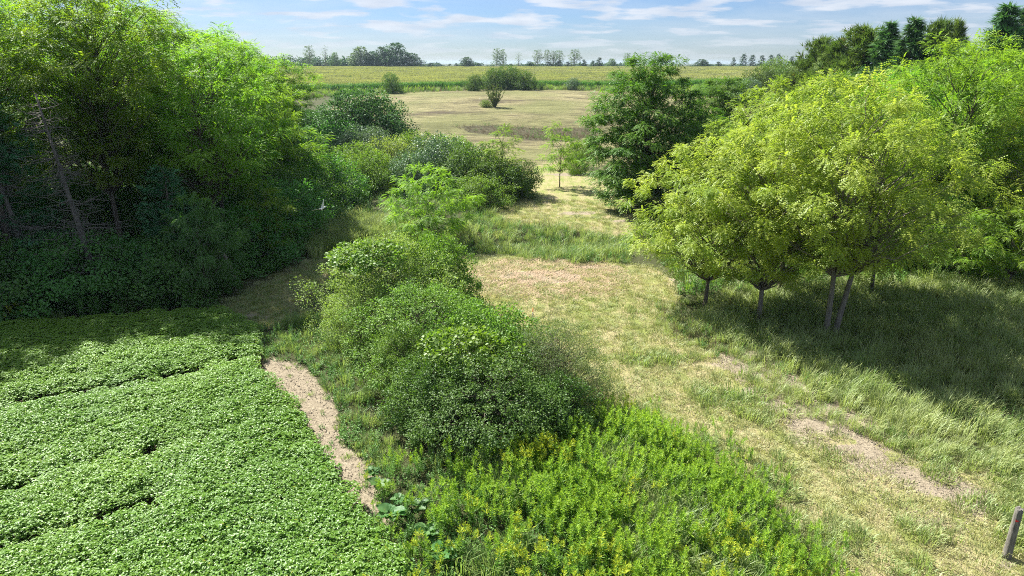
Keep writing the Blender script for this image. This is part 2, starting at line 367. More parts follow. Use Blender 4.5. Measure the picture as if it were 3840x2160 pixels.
nf1 = noise(t, mpf.outputs[0], .13, 7, .75, .4); nf2 = noise(t, mpf.outputs[0], .8, 6, .8, .3)
tan_f = ramp(t, math_(t, 'ADD', math_(t, 'MULTIPLY', nf1, .55), math_(t, 'MULTIPLY', nf2, .45)), [(.42, (.085, .065, .045)), (.475, (.165, .15, .075)), (.53, (.26, .235, .12)), (.60, (.34, .30, .165))])
tan_f = mix(t, ramp(t, noise(t, pos, .05, 3, .5), [(.42, (0, 0, 0)), (.6, (.6, .6, .6))]), tan_f, (.17, .19, .065))
fa = ramp(t, att(t, 'far'), [(.3, (0, 0, 0)), (.7, (1, 1, 1))])
hay = mix(t, fa, hay, tan_f)
def fac_edge(a, n, k=.5): return ramp(t, math_(t, 'ADD', a, math_(t, 'MULTIPLY', math_(t, 'SUBTRACT', n, .5), k)), [(.42, (0, 0, 0)), (.58, (1, 1, 1))])
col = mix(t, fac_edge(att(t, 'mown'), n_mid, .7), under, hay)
dirt = ramp(t, n_fine, [(.3, (.17, .14, .10)), (.5, (.29, .245, .18)), (.65, (.36, .31, .23)), (.8, (.42, .365, .28))])
dirt = mix(t, ramp(t, n_vf, [(.60, (0, 0, 0)), (.68, (.7, .7, .7))]), dirt, (.16, .12, .07))
col = mix(t, fac_edge(att(t, 'bare'), n_fine, 1.3), col, dirt)
soilc = ramp(t, n_fine, [(.3, (.06, .045, .03)), (.7, (.14, .10, .07))])
col = mix(t, fac_edge(att(t, 'soil'), n_mid, .2), col, soilc)
swc = ramp(t, n_fine, [(.3, (.06, .05, .035)), (.7, (.16, .14, .08))]); col = mix(t, math_(t, 'MULTIPLY', att(t, 'swale'), .8), col, swc)
b = N(t, 'ShaderNodeBsdfPrincipled'); b.inputs['Roughness'].default_value = .95; b.inputs['Specular IOR Level'].default_value = .15
t.links.new(col, b.inputs['Base Color'])
bp = N(t, 'ShaderNodeBump'); bp.inputs['Strength'].default_value = .8; bp.inputs['Distance'].default_value = .12
t.links.new(math_(t, 'ADD', math_(t, 'ADD', n_fine, math_(t, 'MULTIPLY', n_vf, .4)), math_(t, 'MULTIPLY', math_(t, 'MULTIPLY', att(t, 'far'), nf2), 9.0)), bp.inputs['Height']); t.links.new(bp.outputs[0], b.inputs['Normal'])
t.links.new(b.outputs[0], o.inputs[0]); M['ground'] = m
gm = mesh_np('ground', np.stack([Xf, Yf, Zf], 1), Q, [m], smooth=True)
for nm, arr in (('mown', mown_all), ('bare', bare * (1 - soil)), ('soil', soil), ('far', far), ('swale', swale)):
    a = gm.attributes.new(nm, 'FLOAT', 'POINT'); a.data.foreach_set('value', arr.astype(np.float32))
link('ground', gm, kind='structure')
def zg(x, y):
    x = np.asarray(x, float); y = np.asarray(y, float)
    nr = (y > 8) & (y < 62) & (np.abs(x) < 41)
    return zt(x, y) + nr * .10 * (fbm(x * 1.1, y * 1.1, 21, 3) - .5)

# ------------------------------------------------------------------ haze (a closed box of pale even air)
hv = np.array([(a, b_, c) for a in (-4100., 4100.) for b_ in (-70., 6100.) for c in (-4., 22.)]); hq = np.array([(0, 1, 3, 2), (4, 6, 7, 5), (0, 4, 5, 1), (2, 3, 7, 6), (0, 2, 6, 4), (1, 5, 7, 3)])
m, t, o = newmat('haze_air'); pv = N(t, 'ShaderNodeVolumePrincipled'); pv.inputs['Color'].default_value = (.62, .82, 1, 1); pv.inputs['Density'].default_value = .00010; pv.inputs['Anisotropy'].default_value = .2
t.links.new(pv.outputs[0], o.inputs['Volume']); link('haze', mesh_np('haze', hv, hq, [m]), kind='stuff', label='thin pale air fading the far trees to blue')
# ------------------------------------------------------------------ scattered ground cover (what nobody could count)
def scatter(name, label, pts, protos, rot, scl, itint, pick=None, seed=0):
    rs = np.random.RandomState(seed); n = len(pts)
    me = bpy.data.meshes.new(name); me.vertices.add(n); me.vertices.foreach_set('co', np.ascontiguousarray(pts, np.float32).ravel())
    a = me.attributes.new('rot', 'FLOAT_VECTOR', 'POINT'); a.data.foreach_set('vector', np.ascontiguousarray(rot, np.float32).ravel())
    a = me.attributes.new('scl', 'FLOAT_VECTOR', 'POINT'); a.data.foreach_set('vector', np.ascontiguousarray(scl, np.float32).ravel())
    a = me.attributes.new('itint', 'FLOAT', 'POINT'); a.data.foreach_set('value', np.asarray(itint, np.float32))
    a = me.attributes.new('pick', 'INT', 'POINT'); a.data.foreach_set('value', np.asarray(pick if pick is not None else rs.randint(0, len(protos), n), np.int32))
    o = link(name, me, kind='stuff', label=label)
    ng = bpy.data.node_groups.new(name + '_nodes', 'GeometryNodeTree')
    ng.interface.new_socket('Geometry', in_out='INPUT', socket_type='NodeSocketGeometry'); ng.interface.new_socket('Geometry', in_out='OUTPUT', socket_type='NodeSocketGeometry')
    gi = ng.nodes.new('NodeGroupInput'); go = ng.nodes.new('NodeGroupOutput'); L = ng.links
    jn = ng.nodes.new('GeometryNodeJoinGeometry')
    for p in list(protos)[::-1]:      # the last joined comes first
        src = bpy.data.objects.new(name + '_source', p)
        oi = ng.nodes.new('GeometryNodeObjectInfo'); oi.inputs['Object'].default_value = src; oi.inputs['As Instance'].default_value = False
        g2 = ng.nodes.new('GeometryNodeGeometryToInstance'); L.new(oi.outputs['Geometry'], g2.inputs[0]); L.new(g2.outputs[0], jn.inputs[0])
    ip = ng.nodes.new('GeometryNodeInstanceOnPoints'); ip.inputs['Pick Instance'].default_value = True
    m2p = ng.nodes.new('GeometryNodeMeshToPoints'); L.new(gi.outputs[0], m2p.inputs[0]); L.new(m2p.outputs[0], ip.inputs['Points']); L.new(jn.outputs[0], ip.inputs['Instance'])
    def na(nm, ty):
        q = ng.nodes.new('GeometryNodeInputNamedAttribute'); q.data_type = ty; q.inputs['Name'].default_value = nm; return q.outputs['Attribute']
    e2r = ng.nodes.new('FunctionNodeEulerToRotation'); L.new(na('rot', 'FLOAT_VECTOR'), e2r.inputs[0]); L.new(e2r.outputs[0], ip.inputs['Rotation'])
    L.new(na('scl', 'FLOAT_VECTOR'), ip.inputs['Scale']); L.new(na('pick', 'INT'), ip.inputs['Instance Index'])
    L.new(ip.outputs[0], go.inputs[0])
    md = o.modifiers.new('scatter', 'NODES'); md.node_group = ng
    return o
def jgrid(x0, x1, y0, y1, s, seed):
    rs = np.random.RandomState(seed)
    gx, gy = np.meshgrid(np.arange(x0, x1, s), np.arange(y0, y1, s)); gx = gx.ravel() + rs.uniform(-.5, .5, gx.size) * s; gy = gy.ravel() + rs.uniform(-.5, .5, gy.size) * s
    vis = np.abs(gx) < gy * .83 + 3.5
    return gx[vis], gy[vis], rs
def pts3(x, y, dz=0.0): return np.stack([x, y, zg(x, y) + dz], 1)
def uni(s, k=(1, 1, 1)): return np.stack([s * k[0], s * k[1], s * k[2]], 1)

def soy_plant(seed):
    r = np.random.RandomState(seed); n = 116
    th = r.uniform(0, 2 * np.pi, n); rad = .34 * np.sqrt(r.uniform(0, 1, n)); h = .66 - .10 * (rad / .34) ** 2 - r.uniform(0, 1, n) ** 2 * .30
    O = np.stack([rad * np.cos(th), rad * np.sin(th), h], 1)
    O3 = np.repeat(O, 3, 0); az = np.repeat(th + r.uniform(-.9, .9, n), 3) + np.tile([-1.25, 0, 1.25], n)
    D = np.stack([np.cos(az), np.sin(az), r.uniform(-.45, .2, 3 * n)], 1); U = np.stack([r.normal(0, .35, 3 * n), r.normal(0, .35, 3 * n), np.ones(3 * n)], 1)
    V, T = place(*t_leaf, O3, D, U, r.uniform(.052, .084, 3 * n))
    V[:, 0:2] *= 1.0
    P = [(V, T)]; nl = len(T); tint = np.repeat(r.uniform(0, 1, 3 * n), 2)
    for k in range(3):
        a = r.uniform(0, 6.28); P.append(tube([(0, 0, 0), (.06 * math.cos(a), .06 * math.sin(a), .35), (.13 * math.cos(a), .13 * math.sin(a), .7)], [.008, .007, .004], 3))
    V, T = join(P); tint = np.concatenate([tint, np.full(len(T) - nl, .2)])
    return mesh_np('soybean_plant', V, T, [M['soy']], tint)
def blades(seed, n, R, hmin, hmax, bend, wd, mat, lean=(0, 0), flat=0.0, heads=0):
    r = np.random.RandomState(seed); V, T = [], []; tint = []
    for i in range(n):
        a = r.uniform(0, 6.283); rad = R * math.sqrt(r.uniform()); bx, by = rad * math.cos(a), rad * math.sin(a)
        h = r.uniform(hmin, hmax); d = np.array([math.cos(a) * .6 + r.normal(0, .5) + lean[0], math.sin(a) * .6 + r.normal(0, .5) + lean[1]]); d /= np.linalg.norm(d) + 1e-6
        be = bend * r.uniform(.4, 1.3); s = np.array([-d[1], d[0]]) * wd * r.uniform(.6, 1.3)
        z1 = h * .55 * (1 - flat); z2 = h * (1 - flat) * (.95 - .3 * be)
        p0 = np.array([bx, by, -.03]); p1 = np.array([bx + d[0] * h * .25 * be, by + d[1] * h * .25 * be, z1 + .01]); p2 = np.array([bx + d[0] * h * be * .8, by + d[1] * h * be * .8, z2 + .015])
        s3 = np.array([s[0], s[1], 0]); b = len(V)
        V += [p0 - s3, p0 + s3, p1 - s3, p1 + s3, p2]; T += [(b, b + 1, b + 3), (b, b + 3, b + 2), (b + 2, b + 3, b + 4)]; q = r.uniform(); tint += [q] * 3
        if i < heads:
            b = len(V); V += [p2 - s3 * 1.6, p2 + s3 * 1.6, p2 + np.array([d[0] * .08, d[1] * .08, .16]), p2 + np.array([0, 0, .06])]; T += [(b, b + 1, b + 2), (b, b + 3, b + 2)]; tint += [1, 1]
    return mesh_np('grass_tuft', np.array(V), np.array(T), [mat], tint)
def weedy(seed, n_st, R, h0, h1, leaf_l, mat, n_leaf=16, tmpl=t_leaf, top=None, topn=0, lean=.1):
    r = np.random.RandomState(seed); P = []; tint = []; midx = []
    for k in range(n_st):
        a = r.uniform(0, 6.28); rad = R * math.sqrt(r.uniform()); b = np.array([rad * math.cos(a), rad * math.sin(a), -.03]); h = r.uniform(h0, h1)
        tip = b + np.array([r.normal(0, lean), r.normal(0, lean), h]); mid_ = (b + tip) / 2 + np.array([r.normal(0, .02), r.normal(0, .02), 0])
        V, T = tube([b, mid_, tip], [.009, .007, .003], 3); P.append((V, T)); tint += [.4] * len(T); midx += [0] * len(T)
        u = r.uniform(.15, 1, n_leaf); O = b + (tip - b) * u[:, None]; az = r.uniform(0, 6.28, n_leaf)
        D = np.stack([np.cos(az), np.sin(az), r.uniform(.1, .8, n_leaf)], 1); U = np.stack([r.normal(0, .3, n_leaf), r.normal(0, .3, n_leaf), np.ones(n_leaf)], 1)
        V, T = place(*tmpl, O, D, U, leaf_l * (1.15 - .55 * u) * r.uniform(.8, 1.2, n_leaf)); P.append((V, T)); q = np.repeat(r.uniform(0, .5, n_leaf) + .5 * u, len(tmpl[1])); tint += list(q); midx += [0] * len(T)
        if top is not None and topn:
            u = r.uniform(.0, 1, topn); az = r.uniform(0, 6.28, topn)
            O = tip + np.stack([np.zeros(topn), np.zeros(topn), -.28 * u], 1)
            D = np.stack([np.cos(az), np.sin(az), r.uniform(.3, 1.0, topn) + (1 - u)], 1); U = np.tile([[0, 0, 1.]], (topn, 1)) + r.normal(0, .3, (topn, 3))
            V, T = place(*t_lance, O, D, U, .07 + .09 * u); P.append((V * 1.0, T)); tint += list(r.uniform(0, 1, len(T))); midx += [1] * len(T)
    V, T = join(P); return mesh_np('weed_clump', V, T, [mat] + ([top] if top else []), tint, midx)

# soybeans
rs = np.random.RandomState(5)
ang = math.radians(62); du = np.array([math.cos(ang), math.sin(ang)]); dv = np.array([-du[1], du[0]])
uu, vv = np.meshgrid(np.arange(-60, 70, .27), np.arange(-70, 60, .40)); uu = uu.ravel() + rs.uniform(-.09, .09, uu.size); vv = vv.ravel() + rs.uniform(-.05, .05, vv.size)
x = uu * du[0] + vv * dv[0]; y = uu * du[1] + vv * dv[1]
k = (y > 9.5) & (np.abs(x) < y * .80 + 4) & (x < 2); x, y = x[k], y[k]
k = sdf(P_SOY, x, y) > .22 + .4 * (vnoise(x * 2, y * 2, 7) - .5); x, y = x[k], y[k]
GAP = [np.array([gp(*p) for p in q]) for q in ([(-60, 1600), (60, 1545), (200, 1520), (400, 1490), (580, 1455), (760, 1420), (890, 1380)], [(-60, 1900), (80, 1870), (220, 1815), (420, 1765), (600, 1730), (760, 1695)], [(-50, 2120), (200, 2040), (380, 2000), (600, 1910)])]
keep = np.ones(len(x), bool); hsc = np.ones(len(x))
for i, G in enumerate(GAP):
    dd = pdist(G, x, y, False); wdt = (.34, .34, .34)[i]
    keep &= ~((dd < wdt) & (vnoise(x * 1.3, y * 1.3, 31 + i) > (.36, .50, .5)[i])); hsc *= 1 - (.25 if i == 0 else .18) * np.exp(-(dd / .8) ** 2)
x, y, hsc = x[keep], y[keep], hsc[keep]
hsc *= .88 + .22 * fbm(x / 1.1, y / 2.6, 12)
it = np.clip(.1 + .9 * fbm(x / 3, y / 3, 14) + .12 * (rs.uniform(size=len(x)) - .5) + .35 * (vnoise(x / 7, y / 7, 2) - .5), 0, 1)
scatter('soybean_field', 'dense green soybean crop filling the lower left corner beside the bare soil strip', pts3(x, y), [soy_plant(s) for s in range(7)],
        np.stack([rs.normal(0, .08, len(x)), rs.normal(0, .08, len(x)), rs.uniform(0, 6.28, len(x))], 1), uni(rs.uniform(.85, 1.15, len(x)), (1, 1, 1)) * np.stack([np.ones(len(x)), np.ones(len(x)), hsc], 1), it)

# mown hay grass
hay_p = [blades(40 + i, 80, .36, .08, .24, 1.0, .0065, M['hay'], (.3, .5), .35) for i in range(6)] + [blades(60 + i, 60, .3, .08, .2, .6, .007, M['hay'], (0, 0), 0) for i in range(2)]
x, y, rs = jgrid(-30, 45, 11, 62, .40, 77)
dm = np.maximum(np.maximum(sdf(P_MOWN, x, y), sdf(P_MID, x, y)), sdf(P_LANE, x, y))
sd = 1 - pdist(L_SAND, x, y, False) / (1.7 + 2.4 * fbm(x * .5, y * .5, 5)); sd = sst(.35, 1.0, sd * 1.5 * (1.9 * fbm(x * .9, y * .9, 9) - .12))
for (cx_, cy_), ra, rb in B_SAND:
    r_ = np.hypot((x - cx_) / ra, (y - cy_) / rb); sd = np.maximum(sd, sst(.45, 1.0, (1.25 - r_) * (.45 + 1.1 * fbm(x * .6 + 5, y * .9, 11))))
k = (dm > -.4) & (rs.uniform(size=len(x)) > .80 * sd) & (rs.uniform(size=len(x)) < np.clip(1.3 - y / 80, .3, 1)); x, y = x[k], y[k]; rs = np.random.RandomState(3)
cs, sn = math.cos(-.5), math.sin(-.5)
st = -.08 + fbm((x * cs - y * sn) * 1.5, (x * sn + y * cs) * .16, 41)
side = sst(9, 22, x - .0 * y) * (1 - sst(20, 26, y))
it = np.clip(.17 + 1.15 * st + .10 * np.sin(5.2 * (x * cs - y * sn) + 2.5 * fbm(x / 6, y / 6, 43)) * sst(.35, .6, fbm(x / 5, y / 5, 44)) + .5 * (fbm(x * .5, y * .5, 19) - .3) - .28 * side + .25 * (rs.uniform(size=len(x)) - .5) - .1, 0, 1)
s = rs.uniform(.75, 1.25, len(x)) * (1 + .25 * side)
scatter('mown_grass', 'cut pale yellow green grass drying on the mown track', pts3(x, y), hay_p, np.stack([rs.normal(0, .1, len(x)), rs.normal(0, .1, len(x)), rs.uniform(0, 6.28, len(x))], 1), uni(s), it)

# rough grass, right hand side and other margins
tg = [blades(80 + i, 74, .40, .45, 1.05, .75, .0095, M['tallgrass'], (.55, -.1), 0, 5) for i in range(5)]
wd0 = [weedy(150 + i, 5, .28, .3, .8, .11, M['weed'], 16, t_lance) for i in range(2)]
tgs = [blades(90 + i, 50, .36, .25, .5, .8, .011, M['tallgrass'], (.4, -.1), .1) for i in range(4)]
x, y, rs = jgrid(-5, 46, 12, 60, .42, 81)
d = sdf(P_TALL, x, y); k = (d > -.9 + 1.2 * (fbm(x, y, 3) - .5)); x, y, d = x[k], y[k], d[k]
it = np.clip(.28 + .85 * fbm(x * .45, y * .45, 6) + .35 * np.exp(-np.abs(d) / 1.6) + .3 * (rs.uniform(size=len(x)) - .5), 0, 1)
scatter('tall_grass', 'uncut pale tall grass bending under and beside the locust trees', pts3(x, y), tg + tg[:3] + tgs[:2] + wd0, np.stack([rs.normal(0, .12, len(x)), rs.normal(0, .12, len(x)), rs.normal(0, .9, len(x))], 1), uni(rs.uniform(.45, 1.05, len(x)) * (.65 + .35 * sst(-.5, 1.5, d))), it)
# knee high grass lying in the lower right corner
x, y, rs = jgrid(4, 26, 11, 27, .36, 83)
k = (sdf(P_MOWN, x, y) > 0) & (fbm(x * .4, y * .4, 52) + .35 * sst(8, 17, x) + .3 * (sdf(P_MOWN, x, y) < 1.2) * (x > 10) > .63) & (pdist(L_SAND, x, y, False) > .9 * rs.uniform(.3, 1.6, len(x))); x, y = x[k], y[k]; rs = np.random.RandomState(4)
it = np.clip(.3 + .85 * fbm(x * .7, y * .7, 16) + .3 * (rs.uniform(size=len(x)) - .5), 0, 1)
scatter('rough_grass', 'knee high green and straw grass lying over in the lower right corner', pts3(x, y), tgs, np.stack([rs.normal(0, .12, len(x)), rs.normal(0, .12, len(x)), rs.uniform(0, 6.28, len(x))], 1), uni(rs.uniform(.6, 1.0, len(x))), it)

# goldenrod
gr = [weedy(120 + i, 5, .26, .55 + .08 * i, 1.0 + .12 * i, .11, M['gold_leaf'], 36, t_lance, M['gold_top'], 26, .07 + .04 * i) for i in range(5)]
gy = [weedy(140 + i, 4, .2, .9, 1.2, .12, M['gold_leaf'], 22, t_lance, M['gold_yel'], 24) for i in range(3)]
x, y, rs = jgrid(-5, 12, 11, 24, .27, 85)
d = sdf(P_GOLD, x, y); k = (d > -1.3 * rs.uniform(size=len(x)) ** 3 - .1) & (rs.uniform(size=len(x)) < .25 + .7 * sst(-1.0, 3.2, x + .35 * (y - 14)) * (.75 + .5 * fbm(x * .8, y * .8, 55))); x, y, d = x[k], y[k], d[k]; rs = np.random.RandomState(6)
it = np.clip(.1 + .85 * fbm(x * .6, y * .6, 26) + .2 * (rs.uniform(size=len(x)) - .5), 0, 1)
yl = (fbm(x * .55 + 9, y * .55, 36) + .13 * (y < 14.6) + .16 * np.exp(-(((x - .5) / 1.4) ** 2 + ((y - 16.4) / .9) ** 2)) > .605) & (rs.uniform(size=len(x)) < .55)
pk = np.where(yl, rs.randint(5, 8, len(x)), rs.randint(0, 5, len(x))); pk = np.where((fbm(x * .7, y * .7, 66) > .56) & (rs.uniform(size=len(x)) < .6), rs.randint(8, 10, len(x)), pk)
scatter('goldenrod_patch', 'bright green goldenrod stems with yellow plumes along the bottom edge', pts3(x, y), gr + gy + tg[:2], np.stack([rs.normal(0, .1, len(x)), rs.normal(0, .1, len(x)), rs.uniform(0, 6.28, len(x))], 1), uni(rs.uniform(.7, 1.08, len(x)) * (.7 + .3 * sst(0, 1.2, d))), it, pk)
# mixed weeds
wd = [weedy(160 + i, 6, .28, .25, .6, .11, M['weed'], 14, t_leaf) for i in range(4)] + [weedy(170 + i, 7, .25, .5, .95, .12, M['weed'], 20, t_lance) for i in range(3)]
dwd0 = [weedy(190 + i, 6, .3, .4, .9, .1, M['dead_weed'], 16, t_lance) for i in range(1)]
mixp = wd + tgs[:2] + tg[:2]
def weeds(name, label, P, x0, x1, y0, y1, s, seed, smin, smax, tb=.0, prot=None, thin=0.0, extra=None):
    x, y, rs = jgrid(x0, x1, y0, y1, s, seed)
    d = sdf(P, x, y); k = (d > -.1 + .8 * (fbm(x, y, seed) - .6)) & (rs.uniform(size=len(x)) > thin) & (sdf(P_PATH, x, y) < .05 * rs.uniform(-4, 1, len(x)))
    if extra is not None: k &= extra(x, y)
    x, y, d = x[k], y[k], d[k]; rs = np.random.RandomState(seed)
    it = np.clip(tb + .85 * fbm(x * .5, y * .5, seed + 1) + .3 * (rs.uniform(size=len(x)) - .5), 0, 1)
    scatter(name, label, pts3(x, y), prot or mixp, np.stack([rs.normal(0, .1, len(x)), rs.normal(0, .1, len(x)), rs.uniform(0, 6.28, len(x))], 1), uni(rs.uniform(smin, smax, len(x))), it)
weeds('low_weeds', 'low green weeds under the big shrubs by the soil strip', P_LEFTV, -16, 2, 16, 36, .30, 201, .35, .85, .05, None, .12)
weeds('path_edge_weeds', 'broad leaved low weeds between soybeans and goldenrod', P_GOLD, -5, 2.5, 12, 21, .30, 211, .4, .8, .0, wd + tgs[:2], .1, lambda x, y: x + .6 * (y - 15) < 2.6)
weeds('creek_bank_weeds', 'tall mixed weeds and reeds along the creek bank', P_BANK, -12, 16, 38, 58, .42, 221, .4, 1.1, .15, mixp + tg + dwd0)
weeds('pale_reeds', 'pale feathery grass left of the small walnut tree', P_REED, -22, -4, 38, 62, .42, 231, .8, 1.3, .25, tg)
weeds('lane_grass', 'short shaded grass on the track by the wood', P_LANE, -20, -4, 30, 52, .45, 241, .35, .6, .0, tgs)
UND = [weedy(180 + i, 6, .5, .4, 1.2, .2, M['weed'], 16, t_leaf) for i in range(4)]
P_UND = poly([(-900, 1300), (0, 1235), (400, 1203), (640, 1178), (830, 1125), (1000, 1040), (1150, 960), (1200, 860), (1330, 800), (1400, 700), (1000, 600), (0, 600), (-1300, 800)])
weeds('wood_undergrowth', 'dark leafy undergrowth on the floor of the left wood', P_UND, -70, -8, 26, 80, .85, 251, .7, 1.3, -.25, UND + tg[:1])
P_RW = poly([(2560, 1120), (2500, 1000), (2420, 860), (2480, 760), (3000, 700), (4300, 700), (4600, 1060), (3600, 1065), (3200, 1065), (2900, 1085)])
weeds('right_wood_weeds', 'green goldenrod and grass growing behind the locust clump', P_RW, 5, 60, 32, 75, .62, 261, .8, 1.3, .05, mixp + gr[:3])
P_MB = poly([(1400, 840), (1330, 780), (1450, 640), (1500, 540), (1650, 560), (1900, 640), (1990, 690), (1960, 750), (1880, 775), (1830, 800), (1700, 840), (1550, 880)])
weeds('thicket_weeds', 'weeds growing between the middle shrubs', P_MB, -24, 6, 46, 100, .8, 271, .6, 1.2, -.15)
P_YEL = poly([(-300, 1130), (60, 1110), (150, 1150), (140, 1215), (0, 1238), (-300, 1250)])
weeds('wood_edge_goldenrod', 'yellow goldenrod blooms at the left photo edge below the wood', P_YEL, -34, -15, 26, 40, .45, 275, .8, 1.1, .2, gy + gr[:2], .2)
P_SW2 = P_SWALE
dwd = [weedy(190 + i, 6, .3, .4, .9, .1, M['dead_weed'], 16, t_lance) for i in range(3)]
weeds('swale_weeds', 'dull brown green weeds in the hollow across the tan field', P_SW2, -20, 22, 95, 150, .8, 281, .5, 1.0, .0, dwd + dwd + wd[5:], .15)
P_RUST = poly([(2470, 1150), (2560, 1180), (2700, 1290), (2800, 1340), (2700, 1340), (2560, 1270), (2470, 1200)])
weeds('rusty_weeds', 'rusty brown dry weeds at the left foot of the locust clump', P_RUST, 4, 14, 26, 36, .35, 283, .4, .8, .1, dwd + wd[5:], .2)
# margin between stubble and corn
def margin(name, label, x0, x1, y0, y1, s, seed, tb, prot, sc0, sc1):
    x, y, rs = jgrid(x0, x1, y0, y1, s, seed); k = y > 209 - 22 * ((x - 2) / 60) ** 2 + 5 * (fbm(x / 7, y / 7, 5) - .5); x, y = x[k], y[k]; rs = np.random.RandomState(seed)
    it = np.clip(tb + .8 * fbm(x / 12, y / 3, seed) + .2 * (rs.uniform(size=len(x)) - .5), 0, 1)
    scatter(name, label, pts3(x, y), prot, np.stack([np.zeros(len(x)), np.zeros(len(x)), rs.uniform(0, 6.28, len(x))], 1), uni(rs.uniform(sc0, sc1, len(x))), it)
margin('field_margin_weeds', 'brown and green weed strip along the front of the corn', -100, 140, 176, 221, 1.15, 291, .1, tg[:2] + dwd * 2 + gr[:2] + wd[4:], .9, 1.9)
x, y, rs = jgrid(-14, 1, 15, 30, .34, 305); d = sdf(P_PATH, x, y); k = (d > -.2) & (rs.uniform(size=len(x)) < .10 + .5 * np.exp(-d / .18)) & (x > -13); x, y = x[k], y[k]; rs = np.random.RandomState(8)
scatter('strip_seedlings', 'small tufts and seedlings on the bare soil strip', pts3(x, y), tgs[:2] + wd[:2], np.stack([0 * x, 0 * x, rs.uniform(0, 6.28, len(x))], 1), uni(rs.uniform(.15, .5, len(x))), rs.uniform(.1, .7, len(x)))
def clods(seed):
    r = np.random.RandomState(seed); P_ = []
    for k in range(26):
        c = np.array([r.uniform(-.35, .35), r.uniform(-.35, .35), .0]); q = norm(r.normal(0, 1, (6, 3))) * r.uniform(.010, .035) * r.uniform(.6, 1.2, (6, 1)); q[:, 2] = np.abs(q[:, 2]) * .8
        order = np.argsort(np.arctan2(q[:5, 1], q[:5, 0])); b = q[:5][order] * [1.3, 1.3, .3]; top = np.array([[0, 0, r.uniform(.012, .035)]])
        P_.append((np.vstack([b, top]) + c, np.array([(i, (i + 1) % 5, 5) for i in range(5)])))
    V, T = join(P_); return mesh_np('soil_clods', V, T, [M['clod']], smooth=False)
M['clod'] = barkmat('dry_soil', (.13, .105, .075), (.36, .30, .225), 20)
x, y, rs = jgrid(-14, 22, 13, 32, .5, 307); k = (sdf(P_PATH, x, y) > -.25) & (x < -1) | (pdist(L_SAND, x, y, False) < 1.6) & (x > 5); x, y = x[k], y[k]
scatter('soil_clods', 'loose clods and crumbs on the bare soil', pts3(x, y), [clods(i) for i in range(4)], np.stack([0 * x, 0 * x, rs.uniform(0, 6.28, len(rs.uniform(size=1)) * len(x))[:len(x)]], 1), uni(np.random.RandomState(3).uniform(.8, 1.5, len(x))), 0 * x)
# corn
def corn_plant(seed):
    r = np.random.RandomState(seed); P = []; tint = []; midx = []
    for k in range(7):
        b = np.array([r.uniform(-.9, .9), r.uniform(-.6, .6), 0]); h = r.uniform(2.0, 2.35)
        V, T = tube([b, b + [0, 0, h]], [.03, .015], 3); P.append((V, T)); tint += [.3] * len(T); midx += [0] * len(T)
        n = 11; u = np.linspace(.12, .92, n); az = r.uniform(0, 6.28) + np.arange(n) * 2.6 + r.normal(0, .4, n)
        D = np.stack([np.cos(az), np.sin(az), np.full(n, .55)], 1); O = b + np.stack([0 * u, 0 * u, u * h], 1)
        V, T = place(np.array([(-.05, 0, 0), (.05, 0, 0), (-.065, .5, .05), (.065, .5, .05), (0, 1, -.25)]), np.array([(0, 1, 3), (0, 3, 2), (2, 3, 4)]), O, D, np.tile([[0, 0, 1.]], (n, 1)), r.uniform(.6, .85, n))
        P.append((V, T)); tint += list(np.repeat(r.uniform(0, 1, n), 3)); midx += [0] * len(T)
        n = 6; az = r.uniform(0, 6.28, n); D = np.stack([np.cos(az) * .5, np.sin(az) * .5, np.ones(n)], 1)
        V, T = place(*t_lance, np.tile(b + [0, 0, h - .05], (n, 1)), D, np.tile([[1., 0, 0.1]], (n, 1)), r.uniform(.25, .38, n)); P.append((V, T)); tint += list(r.uniform(0, 1, len(T))); midx += [1] * len(T)
    V, T = join(P); return mesh_np('corn_plants', V, T, [M['corn'], M['tassel']], tint, midx)
def corn_patch(seed):
    """4 m square of a standing corn field's top: leaves under tassels"""
    r = np.random.RandomState(seed); n = 420
    O = np.stack([r.uniform(-4, 4, n), r.uniform(-4, 4, n), r.uniform(1.3, 1.95, n)], 1); az = r.uniform(0, 6.28, n)
    V, T = place(*t_lance, O, np.stack([np.cos(az), np.sin(az), r.uniform(-.1, .5, n)], 1), np.tile([[0, 0, 1.]], (n, 1)), r.uniform(.8, 1.3, n)); V1 = V; T1 = T
    O = np.stack([r.uniform(-4, 4, 2 * n), r.uniform(-4, 4, 2 * n), r.uniform(1.85, 2.1, 2 * n)], 1); az = r.uniform(0, 6.28, 2 * n)
    V, T = place(*t_lance, O, np.stack([np.cos(az) * .6, np.sin(az) * .6, np.full(2 * n, .6)], 1), np.tile([[.2, -1., .5]], (2 * n, 1)), r.uniform(.5, .9, 2 * n))
    a = len(T1); V, T = join([(V1, T1), (V, T)])
    return mesh_np('corn_tops', V, T, [M['corn'], M['tassel']], r.uniform(0, 1, len(T)), np.concatenate([np.zeros(a), np.ones(len(T) - a)]))
x, y, rs = jgrid(-110, 150, 222, 235, 1.25, 301)
it = np.clip(.2 + .5 * fbm(x / 9, y / 9, 5) + .2 * rs.uniform(size=len(x)), 0, 1)
scatter('corn_rows', 'dark green front rows of the corn field behind the tan field', pts3(x, y), [corn_plant(i) for i in range(4)], np.stack([0 * x, 0 * x, rs.uniform(-.2, .2, len(x)) + np.where(rs.uniform(size=len(x)) > .5, 3.1416, 0)], 1), uni(rs.uniform(.92, 1.12, len(x))), it)
x, y, rs = jgrid(-440, 480, 236, 556, 6.0, 303)
it = np.clip(.1 + .9 * fbm(x / 60, y / 35, 7) + .15 * (rs.uniform(size=len(x)) - .5) - .28 * np.exp(-(((x - 45) / 55) ** 2 + ((y - 330) / 30) ** 2)), 0, 1)  # oval on the right tinted darker: shade over the corn put into the tint
